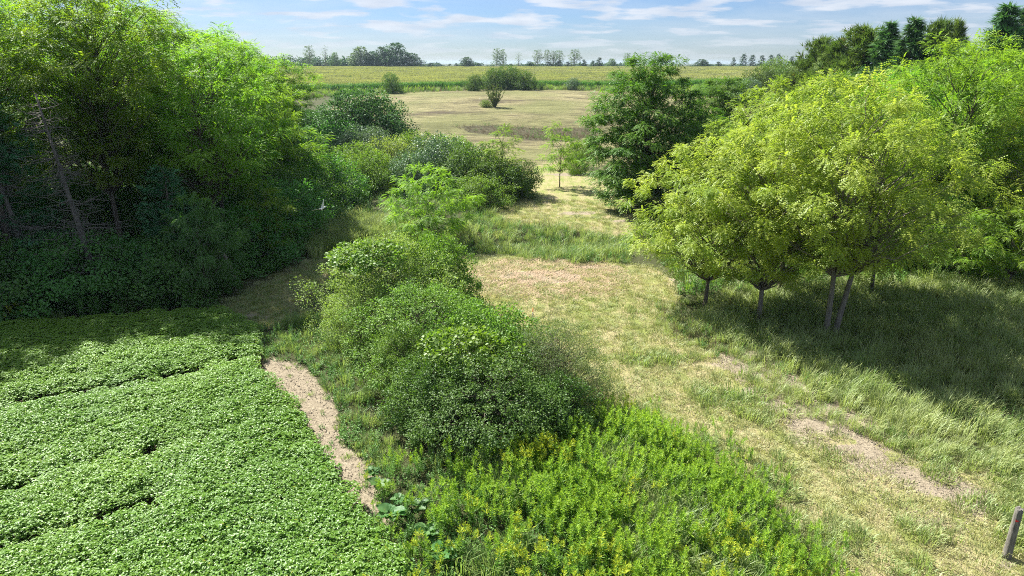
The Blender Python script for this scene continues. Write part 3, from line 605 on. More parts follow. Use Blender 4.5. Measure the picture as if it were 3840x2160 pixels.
scatter('corn_field', 'broad yellow green corn field running to the horizon', pts3(x, y), [corn_patch(i) for i in range(4)], np.stack([0 * x, 0 * x, rs.uniform(0, 6.28, len(x))], 1), uni(rs.uniform(.95, 1.1, len(x)) , (1, 1, 1)), it)

# ------------------------------------------------------------------ trees and shrubs
def limb(a, b, r0, r1, rs, seg=5, sag=.0, sides=5):
    a = np.asarray(a, float); b = np.asarray(b, float); L = np.linalg.norm(b - a); u = np.linspace(0, 1, seg)[:, None]
    p = a + (b - a) * u; off = rs.normal(0, .045 * L, (seg, 3)) * np.sin(u * np.pi) ; p = p + off; p[:, 2] += (sag * L * np.sin(u * np.pi))[:, 0]
    return tube(p, np.linspace(r0, r1, seg), sides)
def envelope(rs, n, R, z0, H, shape, lump, seed, shell=.55):
    """cluster centres spread through a lumpy crown"""
    out = []
    cand = 30
    while len(out) < n:
        best, bd = None, -1
        for _ in range(cand if len(out) < 260 else 6):
            a = rs.uniform(0, 2 * np.pi); q = rs.uniform(0, 1)
            if shape == 'dome': prof = math.sin(math.pi * (.13 + .80 * q)) ** .7 * (1.12 - .34 * q)
            elif shape == 'umbrella': prof = min(1, (.45 + q * 1.15)) * math.sqrt(max(0, 1 - max(0, (q - .45) / .57) ** 2.2))
            elif shape == 'bush': prof = math.sqrt(max(0, 1 - (q * .97) ** 2.3)) * (.86 + .2 * min(1, q * 4))
            elif shape == 'column': prof = (1 - q) ** .6 * (.75 + .6 * q) * 1.1
            else: prof = 1
            lm = 1 + lump * (2 * float(vnoise(a * 2.2 + seed, q * 3.5, seed)) - 1) + lump * .6 * (2 * float(vnoise(a * 5 + seed, q * 7, seed + 3)) - 1)
            rr = R * prof * lm; f = rs.uniform(shell, 1) if rs.uniform() < .8 else rs.uniform(.1, shell)
            p = np.array([rr * f * math.cos(a), rr * f * math.sin(a), z0 + (H - z0) * q * (.9 + .1 * lm)])
            if not out: best = p; break
            d = min(((p - o_) ** 2).sum() for o_ in out[-200:])
            if d > bd: bd, best = d, p
        out.append(best)
    return np.array(out)
def make_crown(kind, R, H, z0, ncl, clr, nleaf, leafsize, seed, shape='dome', lump=.22, flat=.55, droop=.35, trunks=1, tr=.16, tmpl=None, axis_h=.75, shell=.55, bare_limb=0):
    rs = np.random.RandomState(seed); cc = envelope(rs, ncl, R, z0, H, shape, lump, seed, shell)
    Pt = []
    roots = []
    for k in range(trunks):
        a = k * 2.4 + seed if trunks != 2 else math.pi * k + .15; sp = .0 if trunks == 1 else (.09 if trunks == 2 else .16) * H
        top = np.array([math.cos(a) * sp * (1 if trunks > 1 else 0) + rs.normal(0, .03 * H), math.sin(a) * sp + rs.normal(0, .03 * H), H * axis_h])
        base = np.array([math.cos(a) * tr * 1.25 * (trunks > 1), math.sin(a) * tr * 1.25 * (trunks > 1), -.3]); n = 9; u = np.linspace(0, 1, n)[:, None]
        p = base + (top - base) * u + np.stack([np.sin(u[:, 0] * 5 + seed + k) * .012 * H * u[:, 0], np.cos(u[:, 0] * 4 + seed) * .012 * H * u[:, 0], 0 * u[:, 0]], 1)
        rad = tr * (1.0 - .85 * u[:, 0]); rad[0] *= 1.35
        Pt.append(tube(p, rad, 9)); roots.append(p)
    for c in cc:
        p = roots[rs.randint(trunks)]; hd = math.hypot(c[0], c[1]); za = max(min(c[2] - .55 * hd - .1 * H, H * axis_h * .97), z0 * .75 if shape != 'bush' else .1)
        i = int(np.argmin(np.abs(p[:, 2] - za))); rr = tr * .34 * (1 - .6 * za / H)
        Pt.append(limb(p[i], c * [.9, .9, .97], max(rr, .012), .006, rs, 5, .06, 4))
    V_t, T_t = join(Pt)
    n = ncl * nleaf; ci = np.repeat(np.arange(ncl), nleaf); c = cc[ci]; cs_ = np.repeat(rs.uniform(.5, 1.4, ncl), nleaf) * clr
    d = norm(rs.normal(0, 1, (n, 3))); rr = rs.uniform(0, 1, n) ** .45; d[:, 2] *= flat
    off = d * (rr * cs_)[:, None]; outw = norm(c * np.array([1, 1, .25]) + 1e-3)
    O = c + off; 
    if kind == 'frond':
        D = norm(off) * .8 + outw * .55 + rs.normal(0, .3, (n, 3)); D[:, 2] = D[:, 2] * .5 - droop * rs.uniform(.2, 1.3, n) + .15
        U = np.stack([rs.normal(0, .28, n), rs.normal(0, .28, n), np.ones(n)], 1) + .25 * outw
        O = O - norm(D) * leafsize * .3
        tm = tmpl or t_frond()
    else:
        D = norm(off) * .6 + outw * .5 + rs.normal(0, .55, (n, 3)); D[:, 2] -= droop * .5
        U = np.stack([rs.normal(0, .5, n), rs.normal(0, .5, n), np.ones(n)], 1) + .5 * outw
        tm = tmpl or t_leaf
    O[:, 2] = np.maximum(O[:, 2], .08)
    V, T = place(*tm, O, D, U, leafsize * rs.uniform(.7, 1.25, n))
    clt = np.repeat(rs.uniform(0, 1, ncl), nleaf)
    tint = np.repeat(np.clip(.5 * clt + .5 * rs.uniform(0, 1, n), 0, 1) * .985 + (rs.uniform(0, 1, n) > .985) * .02, len(tm[1]))
    return (V, T, tint), (V_t, T_t)
def proto(name, leafm, barkm, *a, **k):
    cr, tk = make_crown(*a, **k)
    return (mesh_np(name + '_crown', cr[0], cr[1], [leafm], cr[2]), mesh_np(name + '_trunk', tk[0], tk[1], [barkm], smooth=True), k.get('H', a[2]), a[1])
FR = t_frond(); FL = t_frond_lo()
PR = {}
def recolor(src, leafm, barkm=None):
    c = src[0].copy(); c.materials.clear(); c.materials.append(leafm)
    tkm = src[1]
    if barkm: tkm = src[1].copy(); tkm.materials.clear(); tkm.materials.append(barkm)
    return (c, tkm, src[2], src[3])
#                         kind    R    H   z0  ncl  clr nleaf size seed
PR['loc_a'] = proto('locust', M['locust_bright'], M['bark_pale'], 'frond', 4.2, 10.5, 3.0, 165, .66, 96, .38, 11, shape='dome', lump=.5, flat=.75, droop=.5, tmpl=FL, tr=.17)
PR['loc_b'] = proto('locust', M['locust_bright'], M['bark_pale'], 'frond', 4.2, 10.5, 3.4, 165, .66, 96, .38, 12, shape='dome', lump=.5, flat=.75, droop=.5, tmpl=FL, trunks=2, tr=.16)
PR['loc_c'] = proto('locust', M['locust_bright'], M['bark'], 'frond', 4.0, 10.0, 2.4, 150, .64, 96, .37, 13, shape='dome', lump=.5, flat=.75, droop=.65, tmpl=FL, tr=.13)
M['loc_shade'] = leafmat('locust_leaves_shade', (.10, .22, .02), (.36, .48, .07), .52, yellow=.012, tr=(1.12, 1.2, .65))  # darker copy for two clump crowns: shade between crowns put into leaf colour
PR['mid_a'] = recolor(PR['loc_a'], M['loc_shade'], M['bark']); PR['mid_c'] = recolor(PR['loc_c'], M['loc_shade'], M['bark'])
PR['gre_a'] = recolor(PR['loc_a'], M['locust_green'], M['bark']); PR['gre_b'] = recolor(PR['loc_b'], M['locust_green'], M['bark']); PR['gre_c'] = recolor(PR['loc_c'], M['locust_green'], M['bark'])
PR['tall_a'] = proto('tall_locust', M['locust_green'], M['bark'], 'frond', 4.6, 16, 5.5, 220, .74, 84, .46, 21, shape='umbrella', lump=.45, flat=.65, droop=.5, tmpl=FL, tr=.2)
PR['tall_b'] = proto('tall_locust', M['locust_green'], M['bark'], 'frond', 4.6, 16, 5.0, 220, .74, 84, .46, 22, shape='dome', lump=.5, flat=.65, droop=.5, tmpl=FL, tr=.19, trunks=2)
PR['wal_a'] = proto('walnut', M['walnut'], M['bark'], 'frond', 5.2, 12.8, 1.0, 330, .82, 84, .55, 31, shape='dome', lump=.3, flat=.5, droop=.6, tmpl=FL, tr=.2)
PR['oak'] = proto('broad_tree', M['dark_broad'], M['bark'], 'leaf', 5.5, 8.5, .4, 300, .95, 120, .23, 33, shape='dome', lump=.22, flat=.7, droop=.2, tr=.2, tmpl=t_leaf)
PR['sap_a'] = proto('walnut_sapling', M['walnut_sap'], M['bark'], 'frond', 3.2, 5.1, 1.1, 62, .62, 46, .48, 41, shape='dome', lump=.3, flat=.5, droop=.5, tmpl=FR, tr=.07)
PR['sap_b'] = proto('young_tree', M['walnut_sap'], M['bark'], 'frond', 1.9, 5.3, 1.5, 34, .5, 40, .4, 42, shape='column', lump=.35, flat=.5, droop=.5, tmpl=FR, tr=.06)
PR['shr_a'] = proto('shrub', M['shrub_mid'], M['bark'], 'leaf', 3.2, 4.2, .1, 250, .50, 120, .10, 51, shape='bush', lump=.42, flat=.8, droop=.2, trunks=5, tr=.06, axis_h=.6, tmpl=t_leaf)
PR['shr_b'] = proto('shrub', M['shrub_mid'], M['bark'], 'leaf', 3.0, 3.4, .1, 230, .48, 120, .10, 52, shape='bush', lump=.45, flat=.8, droop=.2, trunks=5, tr=.05, axis_h=.6, tmpl=t_round)
PR['shr_c'] = proto('fine_shrub', M['shrub_olive'], M['bark'], 'leaf', 2.2, 3.1, .3, 330, .34, 110, .085, 53, shape='bush', lump=.3, flat=.9, droop=.0, trunks=6, tr=.035, axis_h=.7, tmpl=t_lance)
PR['shr_f'] = proto('far_shrub', M['shrub_dark'], M['bark'], 'leaf', 3.0, 3.6, .1, 130, .58, 90, .17, 54, shape='bush', lump=.42, flat=.8, droop=.1, trunks=4, tr=.06, axis_h=.6, tmpl=t_leaf)
PR['pale'] = recolor(PR['shr_a'], M['shrub_pale']); PR['dark'] = recolor(PR['shr_b'], M['shrub_dark']); PR['dark_a'] = recolor(PR['shr_a'], M['shrub_dark'])
PR['grey'] = recolor(PR['shr_f'], M['shrub_grey']); PR['wsh'] = recolor(PR['shr_f'], M['wood_under']); PR['fpale'] = recolor(PR['shr_f'], M['shrub_pale'])
PR['fmid'] = recolor(PR['shr_f'], M['shrub_mid']); PR['vine'] = proto('vine', M['vine'], M['bark'], 'leaf', 1.5, 1.2, .1, 60, .34, 60, .12, 55, shape='bush', lump=.3, flat=.6, droop=.3, trunks=2, tr=.02, axis_h=.5, tmpl=t_round)
PR['und_tree'] = recolor(PR['sap_a'], M['wood_under'])
PR['gsap'] = recolor(PR['sap_b'], M['locust_green'])
def make_conifer(name, leafm, barkm, R, H, seed, nlev=26, per=6, tufts=16, tsize=.32, curve=.15, z0=.6, power=.8, irregular=.25, up=0.1):
    rs = np.random.RandomState(seed); Pt = [tube(np.stack([np.sin(np.linspace(0, 4, 8) + seed) * .03, np.zeros(8), np.linspace(-.3, H, 8)], 1), np.linspace(.02 * H, .01, 8), 7)]
    O, D = [], []
    for i in range(nlev):
        q = i / nlev; z = z0 + (H - z0) * q ** .95
        for j in range(per):
            a = rs.uniform(0, 6.283); L = R * (1 - q) ** power * rs.uniform(1 - irregular * 1.6, 1 + irregular) + .12
            tip = np.array([math.cos(a) * L, math.sin(a) * L, z + up * L - curve * L]); b0 = np.array([0, 0, z]); md = (b0 + tip) / 2 + np.array([0, 0, -.04 * L])
            Pt.append(tube([b0, md, tip], [.012 * H * .3 + .01, .012, .004], 3))
            nt_ = max(3, int(tufts * L / R + 2)); u = rs.uniform(.18, 1, nt_)[:, None]
            O.append(b0 + (tip - b0) * u + rs.normal(0, .05 + .04 * L, (nt_, 3))); dd = np.tile(norm((tip - b0)[None]), (nt_, 1)) + rs.normal(0, .55, (nt_, 3)); dd[:, 2] += .15; D.append(dd)
    O = np.vstack(O); D = np.vstack(D); n = len(O)
    tm = t_tuft(7, seed, .07); V, T = place(*tm, O, D, np.tile([[0, 0, 1.]], (n, 1)) + rs.normal(0, .4, (n, 3)), tsize * rs.uniform(.7, 1.3, n))
    V2, T2 = join(Pt)
    return (mesh_np(name + '_crown', V, T, [leafm], np.repeat(rs.uniform(0, 1, n), len(tm[1]))), mesh_np(name + '_trunk', V2, T2, [barkm], smooth=True), H, R)
PR['pine'] = make_conifer('white_pine', M['pine'], M['bark'], 3.0, 13, 61, 24, 6, 26, .42, .0, 2.5, .6, .4, .2)
PR['spruce'] = make_conifer('spruce', M['spruce'], M['bark'], 2.3, 10, 62, 40, 10, 20, .5, .25, .4, .85, .2, .0)
PR['cedar'] = make_conifer('cedar', M['cedar'], M['bark'], 1.9, 8, 63, 34, 11, 18, .46, -.35, .3, .65, .35, .1)
PR['cedar_b'] = make_conifer('cedar', M['cedar'], M['bark'], 2.2, 8, 64, 34, 10, 18, .46, -.5, .3, .5, .45, .1)
# far trees
PR['far_oak'] = proto('far_oak', M['far_dark'], M['bark'], 'leaf', 5, 11, .6, 95, 1.25, 46, .62, 71, shape='dome', lump=.22, flat=.7, tmpl=t_leaf, tr=.3)
PR['far_pop'] = proto('far_poplar', M['far_pale'], M['bark_pale'], 'leaf', 3.2, 14, 3, 60, .8, 34, .42, 72, shape='column', lump=.45, flat=.9, tmpl=t_leaf, tr=.2, axis_h=.9)
PR['far_bare'] = proto('far_bare', M['far_pale'], M['bark_pale'], 'leaf', 2.8, 13, 3, 60, .6, 8, .4, 73, shape='column', lump=.5, flat=.9, tmpl=t_leaf, tr=.22, axis_h=.92)
PR['far_con'] = make_conifer('far_cedar', M['far_dark'], M['bark'], 2.4, 7.5, 74, 16, 7, 7, .7, .1, .3, .7, .3)
PR['far_mid'] = recolor(PR['far_oak'], M['far_pale'])

cnt = 0
def plant(pk, x, y, H, name, label, cat, R=None, rz=None, group=None, lean=None, sink=0.0):
    """one tree or shrub: an Empty at its foot that parents its crown and its trunk"""
    global cnt; cnt += 1
    c, tk, h0, r0 = PR[pk]; s = H / h0; sr = (R / r0) if R else s
    e = bpy.data.objects.new(name, None); C.objects.link(e); e.location = (x, y, float(zg(x, y)) - .03 - sink)
    rr = random.Random(cnt * 7 + 1); e.rotation_euler = (lean[0] if lean else 0, lean[1] if lean else 0, rz if rz is not None else rr.uniform(0, 6.28))
    e.scale = (sr, sr, s); e.empty_display_size = .3
    e['label'] = label; e['category'] = cat
    if group: e['group'] = group
    o = bpy.data.objects.new('crown', c); C.objects.link(o); o.parent = e
    o = bpy.data.objects.new('stems' if cat == 'shrub' else 'trunk', tk); C.objects.link(o); o.parent = e
    return e
def at(px, D): return (px - 1920) / F * (D * cp + CAM_H * sp_ * .9), D
def P(px, D): return at(px, D)

# ---- left wood
WG = 'tall locust trees of the left wood'
for (x, y, H, R, pk, lab) in [
    (-19.2, 44, 13.9, 4.3, 'tall_b', 'tall green locust tree at the right end of the left wood'),
    (-24.2, 41, 16.4, 4.6, 'tall_a', 'tall locust tree just left of the wood end tree with bare lower trunk'),
    (-29.6, 39, 17.5, 4.9, 'tall_b', 'tall leafy locust tree behind the dead pine at the wood edge'),
    (-35.5, 38, 17.0, 4.8, 'tall_a', 'tall locust tree cut by the left edge of the photo'),
    (-21.4, 54, 13.4, 4.1, 'tall_a', 'locust tree with a rounded crown in the second row of the wood'),
    (-25.5, 62, 14.2, 4.5, 'tall_b', 'sunlit locust crown making the sloping right skyline of the wood'),
    (-25.3, 48.5, 15.7, 4.3, 'tall_b', 'tall locust crown filling the skyline between the wood end tree and its neighbour'),
    (-31, 54, 17.8, 4.8, 'tall_b', 'tallest sunlit locust crown standing above the middle of the wood')]:
    plant(pk, x, y, H, 'locust_tree', lab, 'tree', R, group=WG)
for i, (x, y, H) in enumerate([(-36.5, 31, 16), (-38, 50, 17.5), (-45, 46, 17), (-36, 66, 17.5), (-44, 62, 18), (-31, 74, 15.2), (-40, 82, 17), (-52, 70, 18), (-27.5, 82, 12.5), (-36, 95, 15)]):
    plant(('tall_a', 'tall_b')[i % 2], x, y, H, 'locust_tree', 'green locust tree standing deep inside the left wood', 'tree', 4.8, group='locust trees deep in the left wood')
plant('gsap', *P(1092, 60), 10.2, 'slender_tree', 'slender pale leaved tree standing right of the left wood', 'tree', 2.0)
plant('gsap', *P(1165, 60), 6.6, 'slender_tree', 'shorter leafy sapling at the foot of the slender tree', 'tree', 2.6)
plant('pine', -26.3, 34.6, 11.5, 'white_pine', 'soft blue green pine with layered boughs in front of the wood', 'tree', 3.0)
plant('pine', -29.3, 32.6, 14.5, 'white_pine', 'dark pine at the left edge of the photo', 'tree', 3.0)
plant('pine', -18.6, 36.5, 6.8, 'white_pine', 'small blue green pine low in the wood edge beside the sapling', 'tree', 2.3)
plant('und_tree', *P(770, 34.5), 5.4, 'young_tree', 'young green tree with thin grey trunk at the wood edge above the soybeans', 'tree', 2.0)
plant('gsap', *P(1010, 43), 5, 'young_tree', 'leafy young tree in deep shade near the right end of the wood', 'tree', 2.2)
for i, (px, D, H, R, lab) in enumerate([(-60, 32, 3.6, 3.0, 'dark shrub at the left photo edge above the soybeans'), (170, 33, 3.4, 3.0, 'dark bushy shrub under the left pine'),
        (400, 34, 3.4, 3.0, 'arching blue green shrub with bare twigs at the wood edge'), (600, 34.5, 3.0, 2.8, 'olive green shrub left of the young grey trunked tree'),
        (720, 39, 3.2, 2.8, 'shrub in deep shade behind the young tree'), (930, 41, 3.4, 2.6, 'dark shrub behind the leaning grey stub'),
        (1060, 46, 4.2, 2.9, 'large dark green shrub at the right corner of the wood'), (1130, 53, 4.0, 3.0, 'dark shrub behind the flying white bird'), (1230, 60, 4.0, 3.2, 'shaded shrub at the back end of the grass track')]):
    plant('wsh', *P(px, D), H, 'shrub', lab, 'shrub', R, group='shrubs along the wood edge')
for i, (px, D, H) in enumerate([(300, 44, 5), (560, 46, 5), (800, 50, 5), (450, 56, 6), (150, 52, 6), (900, 58, 6), (1010, 68, 7), (700, 70, 7), (20, 42, 5), (1120, 70, 6)]):
    plant(('wsh', 'und_tree')[i % 2], *P(px, D), H, 'understory_tree', 'low understory tree filling the shade inside the left wood', 'tree', 3.4, group='understory trees of the left wood')

# ---- behind the wood end
plant('oak', *P(1360, 90), 8.6, 'broad_tree', 'broad dark rounded tree beyond the middle thicket left of the tan field', 'tree', 6.6)
for px, D, H, R, lab in [(1170, 100, 5.5, 4.2, 'dark shrubby tree between the wood end and the broad rounded tree'), (1090, 112, 5.0, 5.0, 'scrubby tree behind the slender pale tree'), (1235, 118, 4.2, 4.6, 'low scrubby tree at the left margin of the tan field'), (1010, 96, 6.2, 4.4, 'scrubby tree peeping out behind the right skyline of the wood')]:
    plant('oak', *P(px, D), H, 'scrub_tree', lab, 'tree', R)
plant('pine', *P(1478, 94), 6.4, 'small_pine', 'small dark pine at the right flank of the broad rounded tree', 'tree', 1.9)
for px, D, H, R, pk, lab in [(1250, 84, 5.0, 4.0, 'wsh', 'dark shrub at the left foot of the broad rounded tree'), (1345, 80, 4.8, 3.2, 'grey', 'blue grey shrub below the broad rounded tree'),
        (1465, 72, 4.3, 3.4, 'fpale', 'pale feathery willow shrub in the middle thicket'), (1400, 66, 3.6, 2.6, 'fmid', 'mid green shrub below the pale willow shrub'),
        (1560, 82, 4.0, 3.2, 'fmid', 'low green shrub behind the pale willow shrub'), (1700, 84, 3.4, 3.2, 'fmid', 'bright green low shrub on the far side of the thicket'),
        (1650, 70, 4.7, 3.4, 'grey', 'grey green shrub above the small walnut tree'), (1760, 66, 4.3, 3.2, 'shr_f', 'dark green shrub right of the grey green shrub'),
        (1870, 63.5, 3.3, 2.8, 'shr_f', 'dark round shrub at the right end of the thicket'), (1940, 64.5, 3.0, 2.0, 'shr_f', 'lowest dark shrub touching the mown gap at the thicket end'),
        (1800, 59, 2.6, 2.4, 'fmid', 'low green shrub in front of the dark thicket shrubs'), (1330, 70, 4.0, 3.0, 'fmid', 'green shrub at the left of the middle thicket'),
        (1420, 78, 4.6, 2.6, 'grey', 'silvery shrub left behind the pale willow shrub'), (1560, 66, 3.6, 2.4, 'grey', 'grey shrub right behind the small walnut tree crown')]:
    plant(pk, *P(px, D), H, 'shrub', lab, 'shrub', R, group='shrubs of the middle thicket')
plant('sap_b', *P(1885, 65), 6.5, 'young_tree', 'yellow green young tree rising from the right of the middle thicket', 'tree', 2.5)
plant('sap_a', *P(1612, 47.3), 5.7, 'walnut_sapling', 'small spreading walnut tree with a dark forked trunk by the creek bank', 'tree', 3.2)
plant('sap_b', *P(2100, 69), 6.5, 'young_tree', 'lone slim young tree on the mown gap with a bare trunk', 'tree', 2.1)

# ---- centre right big tree
plant('wal_a', *P(2420, 58), 12.4, 'walnut_tree', 'big dark green tree left behind the bright locust clump', 'tree', 5.0)
plant('wal_a', *P(2690, 68), 10.4, 'walnut_tree', 'lower dark green tree at the right shoulder of the big dark tree', 'tree', 4.4)
plant('shr_f', *P(2560, 54), 3.5, 'shrub', 'shaded shrub at the foot of the big dark tree', 'shrub', 3.0)
plant('fmid', *P(2180, 90), 2.2, 'shrub', 'small bright shrub left of the big dark tree', 'shrub', 2.2)
plant('fmid', *P(2170, 78), 2.4, 'shrub', 'low shrub between the lone young tree and the big dark tree', 'shrub', 1.3)

# ---- bright locust clump
LG = 'bright locust trees of the right clump'
plant('loc_c', *P(2650, 33.2), 8.5, 'locust_tree', 'leftmost bright yellow green locust with a single trunk and low drooping crown', 'tree', 3.5, rz=2.0, group=LG)
plant('loc_a', *P(2855, 31.2), 9.3, 'locust_tree', 'bright locust with a slightly leaning grey trunk, second from the left of the clump', 'tree', 3.3, group=LG)
plant('mid_a', *P(2935, 35.5), 11.0, 'locust_tree', 'bright locust standing behind, its dark trunk between two others', 'tree', 3.9, rz=4.0, group=LG)
plant('loc_b', *P(3125, 29.3), 11.3, 'locust_tree', 'largest bright locust with two trunks from one foot', 'tree', 3.9, rz=0, group=LG)
plant('mid_c', *P(3280, 35.5), 10.0, 'locust_tree', 'locust on the right side of the clump behind the two trunked one', 'tree', 3.3, rz=5.0, group=LG)
RG = 'green trees behind the right clump'
for px, D, H, R, pk, lab in [(3500, 45, 13.2, 5.0, 'gre_b', 'tall fresh green locust rising above the right of the clump'), (3900, 41, 9.6, 4.2, 'loc_a', 'bright locust cut by the right edge of the photo'),
        (3760, 52, 12.6, 5, 'gre_a', 'green tree behind the right edge locust'), (2870, 52, 9.8, 4.2, 'loc_c', 'bright locust crown behind the middle of the clump'), (3080, 48, 10.8, 4.4, 'gre_a', 'green locust crown at the top back of the clump'),
        (3330, 56, 11.5, 4.8, 'gre_c', 'green tree between the clump and the cedars'), (3600, 60, 13.5, 5, 'gre_b', 'tall green tree below the spruces at the right'), (3900, 62, 13.8, 5, 'gre_a', 'green tree beyond the upper right corner'),
        (4000, 48, 11, 5, 'gre_b', 'green tree off the right edge of the clump')]:
    plant(pk, *P(px, D), H, 'locust_tree', lab, 'tree', R, group=RG)
plant('sap_a', *P(3610, 38), 4.0, 'small_tree', 'small layered tree in the shade right of the clump', 'tree', 2.4)
plant('sap_a', *P(3800, 37), 4.6, 'small_tree', 'small layered tree at the right edge under the bright locust', 'tree', 2.6)
for px, D, H, R in [(3300, 44, 3.4, 3.2), (3480, 42, 3.0, 3), (3700, 46, 4, 3.4), (3880, 44, 3.6, 3.2), (3100, 44, 2.6, 2.6)]:
    plant('wsh', *P(px, D), H, 'shrub', 'dark shrub in the shade below the trees right of the clump', 'shrub', R, group='shaded shrubs right of the clump')
for px, D, H, R, lab in [(3100, 76, 10.5, 4.2, 'olive green broad tree under the left end of the ridge conifers'), (3210, 70, 11, 4.4, 'green broad tree in front of the ridge cedars'), (3370, 68, 11.5, 4.4, 'green broad tree in front of the darkest spruce'), (3020, 84, 8.5, 3.8, 'low broad tree where the ridge conifers meet the pale field'), (3500, 72, 13.0, 4.4, 'broad tree filling the gap behind the tall green locust')]:
    plant('oak', *P(px, D), H, 'broad_tree', lab, 'tree', R, group='broad trees below the ridge conifers')
CG = 'conifers on the ridge at the upper right'
for px, D, top, R, pk, lab in [(3055, 92, 180, 2.4, 'cedar_b', 'leftmost thin olive cedar of the ridge group'), (3135, 86, 185, 3.0, 'cedar', 'olive brown cedar second from the left on the ridge'), (3225, 82, 145, 3.4, 'cedar_b', 'broad olive cedar in the middle of the ridge'),
        (3305, 78, 112, 3.0, 'spruce', 'pointed green spruce left of the darkest spruce'), (3392, 74, 100, 2.9, 'spruce', 'darkest pointed spruce on the ridge'), (3478, 80, 125, 2.2, 'cedar_b', 'thin brown cedar right of the darkest spruce'),
        (3545, 84, 120, 1.9, 'cedar', 'thin cedar tip peeping over the green locust'), (3722, 70, 55, 3.2, 'spruce', 'tall spruce in the upper right corner of the photo'), (3795, 72, 70, 2.6, 'spruce', 'slimmer spruce right of the corner spruce'), (3850, 76, 90, 2.8, 'spruce', 'spruce cut by the right photo edge'),
        (3090, 98, 235, 3.0, 'cedar', 'low cedar behind the left end of the ridge group'), (3180, 90, 200, 3.2, 'spruce', 'dark rounded conifer filling the ridge group'), (3010, 100, 250, 2.8, 'cedar', 'lowest cedar leading down to the pale field')]:
    x, y = (px - 1920) / F * D * cp * 1.01, D; d = ray(px, top); H = CAM_H + d[2] / d[1] * D - float(zg(x, y)); plant(pk, x, y, H * 1.07, 'conifer', lab, 'tree', R * 1.45, group=CG)

# ---- big central shrubs
SG = 'big shrubs in the middle of the picture'
for px, D, H, R, pk, lab in [(1450, 31.0, 4.1, 3.0, 'pale', 'largest pale green shrub at the top of the central group'), (1375, 28.0, 2.9, 1.8, 'pale', 'pale shrub at the left flank of the central group'), (1640, 33.0, 3.6, 2.0, 'shr_b', 'shrub with bare lower stems at the upper right of the central group'),
        (1600, 26.0, 3.3, 2.9, 'shr_a', 'mid green shrub in the heart of the central group'), (1850, 24.8, 2.9, 2.2, 'shr_b', 'green shrub between the heart shrub and the fine twigged one'), (2090, 23.0, 3.0, 2.0, 'shr_c', 'fine leaved twiggy shrub at the right of the central group'),
        (1830, 20.6, 2.7, 2.4, 'dark_a', 'dark glossy shrub at the front of the central group'), (1610, 21.4, 2.3, 1.6, 'dark', 'darker shrub at the lower left front of the central group'), (2060, 20.6, 1.9, 1.5, 'dark', 'low dark shrub below the fine leaved one'),
        (1530, 24.2, 2.4, 1.5, 'shr_a', 'green shrub at the left front of the central group')]:
    plant(pk, *P(px, D), H, 'shrub', lab, 'shrub', R, group=SG)
x, y = P(1750, 22.4); v = plant('vine', x, y, 1.2, 'climbing_vine', 'yellow green climbing vine draped over the dark front shrubs', 'vine', 1.5); v.location.z += 1.75
x, y = P(1400, 30); v = plant('vine', x, y, 1.0, 'climbing_vine', 'yellow green vine lying over the top of the pale shrub', 'vine', 1.6); v.location.z += 3.2

# ---- shrubs at the corn edge
for px, D, H, R, pk, lab in [(1472, 203, 5.2, 2.7, 'shr_f', 'dark round bush standing alone before the corn field'), (1778, 206, 4.2, 2.6, 'shr_f', 'dark round bush at the left of the broad dark thicket'), (1855, 209, 5.6, 4.0, 'shr_f', 'left part of the broad dark thicket before the corn'),
        (1905, 211, 6.3, 4.8, 'shr_f', 'highest part of the broad dark thicket before the corn'), (1965, 208, 5.0, 3.6, 'shr_f', 'right end of the broad dark thicket before the corn'), (2145, 210, 3.2, 2.0, 'grey', 'small grey bush in the weed strip before the corn'), (2030, 211, 2.0, 1.4, 'shr_f', 'tiny bush right of the broad dark thicket'),
        (2790, 170, 5.2, 3.6, 'grey', 'grey green bush at the left of the ridge hedge'), (2850, 176, 7.0, 4.6, 'shr_f', 'large dark bush in the ridge hedge'), (2930, 178, 7.2, 4.4, 'shr_f', 'right dark bush of the ridge hedge'), (2900, 200, 8.4, 5.0, 'fmid', 'green bush showing above the ridge hedge'),
        (2650, 190, 3.0, 3.5, 'fmid', 'low green bush between the big tree and the ridge hedge')]:
    plant(pk, *P(px, D), H, 'bush', lab, 'bush', R, group='bushes by the corn field')
# upright juniper with fanning branches
def fan_juniper():
    rs = np.random.RandomState(9); Pt, O, D = [], [], []
    for k in range(26):
        a = rs.uniform(0, 6.28); s = rs.uniform(.05, .62) ; H = rs.uniform(3.4, 6.2) * (1 - .35 * s); tip = np.array([math.cos(a) * s * H, math.sin(a) * s * H * .8, H]); b0 = np.array([rs.normal(0, .15), rs.normal(0, .15), -.1])
        md = (b0 + tip) / 2 + np.array([math.cos(a) * .25, math.sin(a) * .25, 0]); Pt.append(tube([b0, md, tip], [.06, .04, .01], 4))
        n = 46; u = rs.uniform(.1, 1, n)[:, None]; c = np.where(u < .5, b0 + (md - b0) * u * 2, md + (tip - md) * (u - .5) * 2); O.append(c + rs.normal(0, .12, (n, 3))); D.append(norm((tip - b0)[None]) + rs.normal(0, .45, (n, 3)))
    O = np.vstack(O); D = np.vstack(D); tm = t_tuft(6, 3, .09); V, T = place(*tm, O, D, np.tile([[0, 0, 1.]], (len(O), 1)) + rs.normal(0, .5, (len(O), 3)), .38 * rs.uniform(.7, 1.2, len(O)))
    V2, T2 = join(Pt); return mesh_np('juniper_crown', V, T, [M['cedar']], np.repeat(rs.uniform(0, .9, len(O)), len(tm[1]))), mesh_np('juniper_stems', V2, T2, [M['bark']]), 5.6, 2.6
PR['fan'] = fan_juniper()
gx, gy_ = gp(1855, 402); plant('fan', gx, gy_, 5.2, 'juniper', 'upright juniper with branches fanning out alone on the tan field', 'shrub', 2.8)
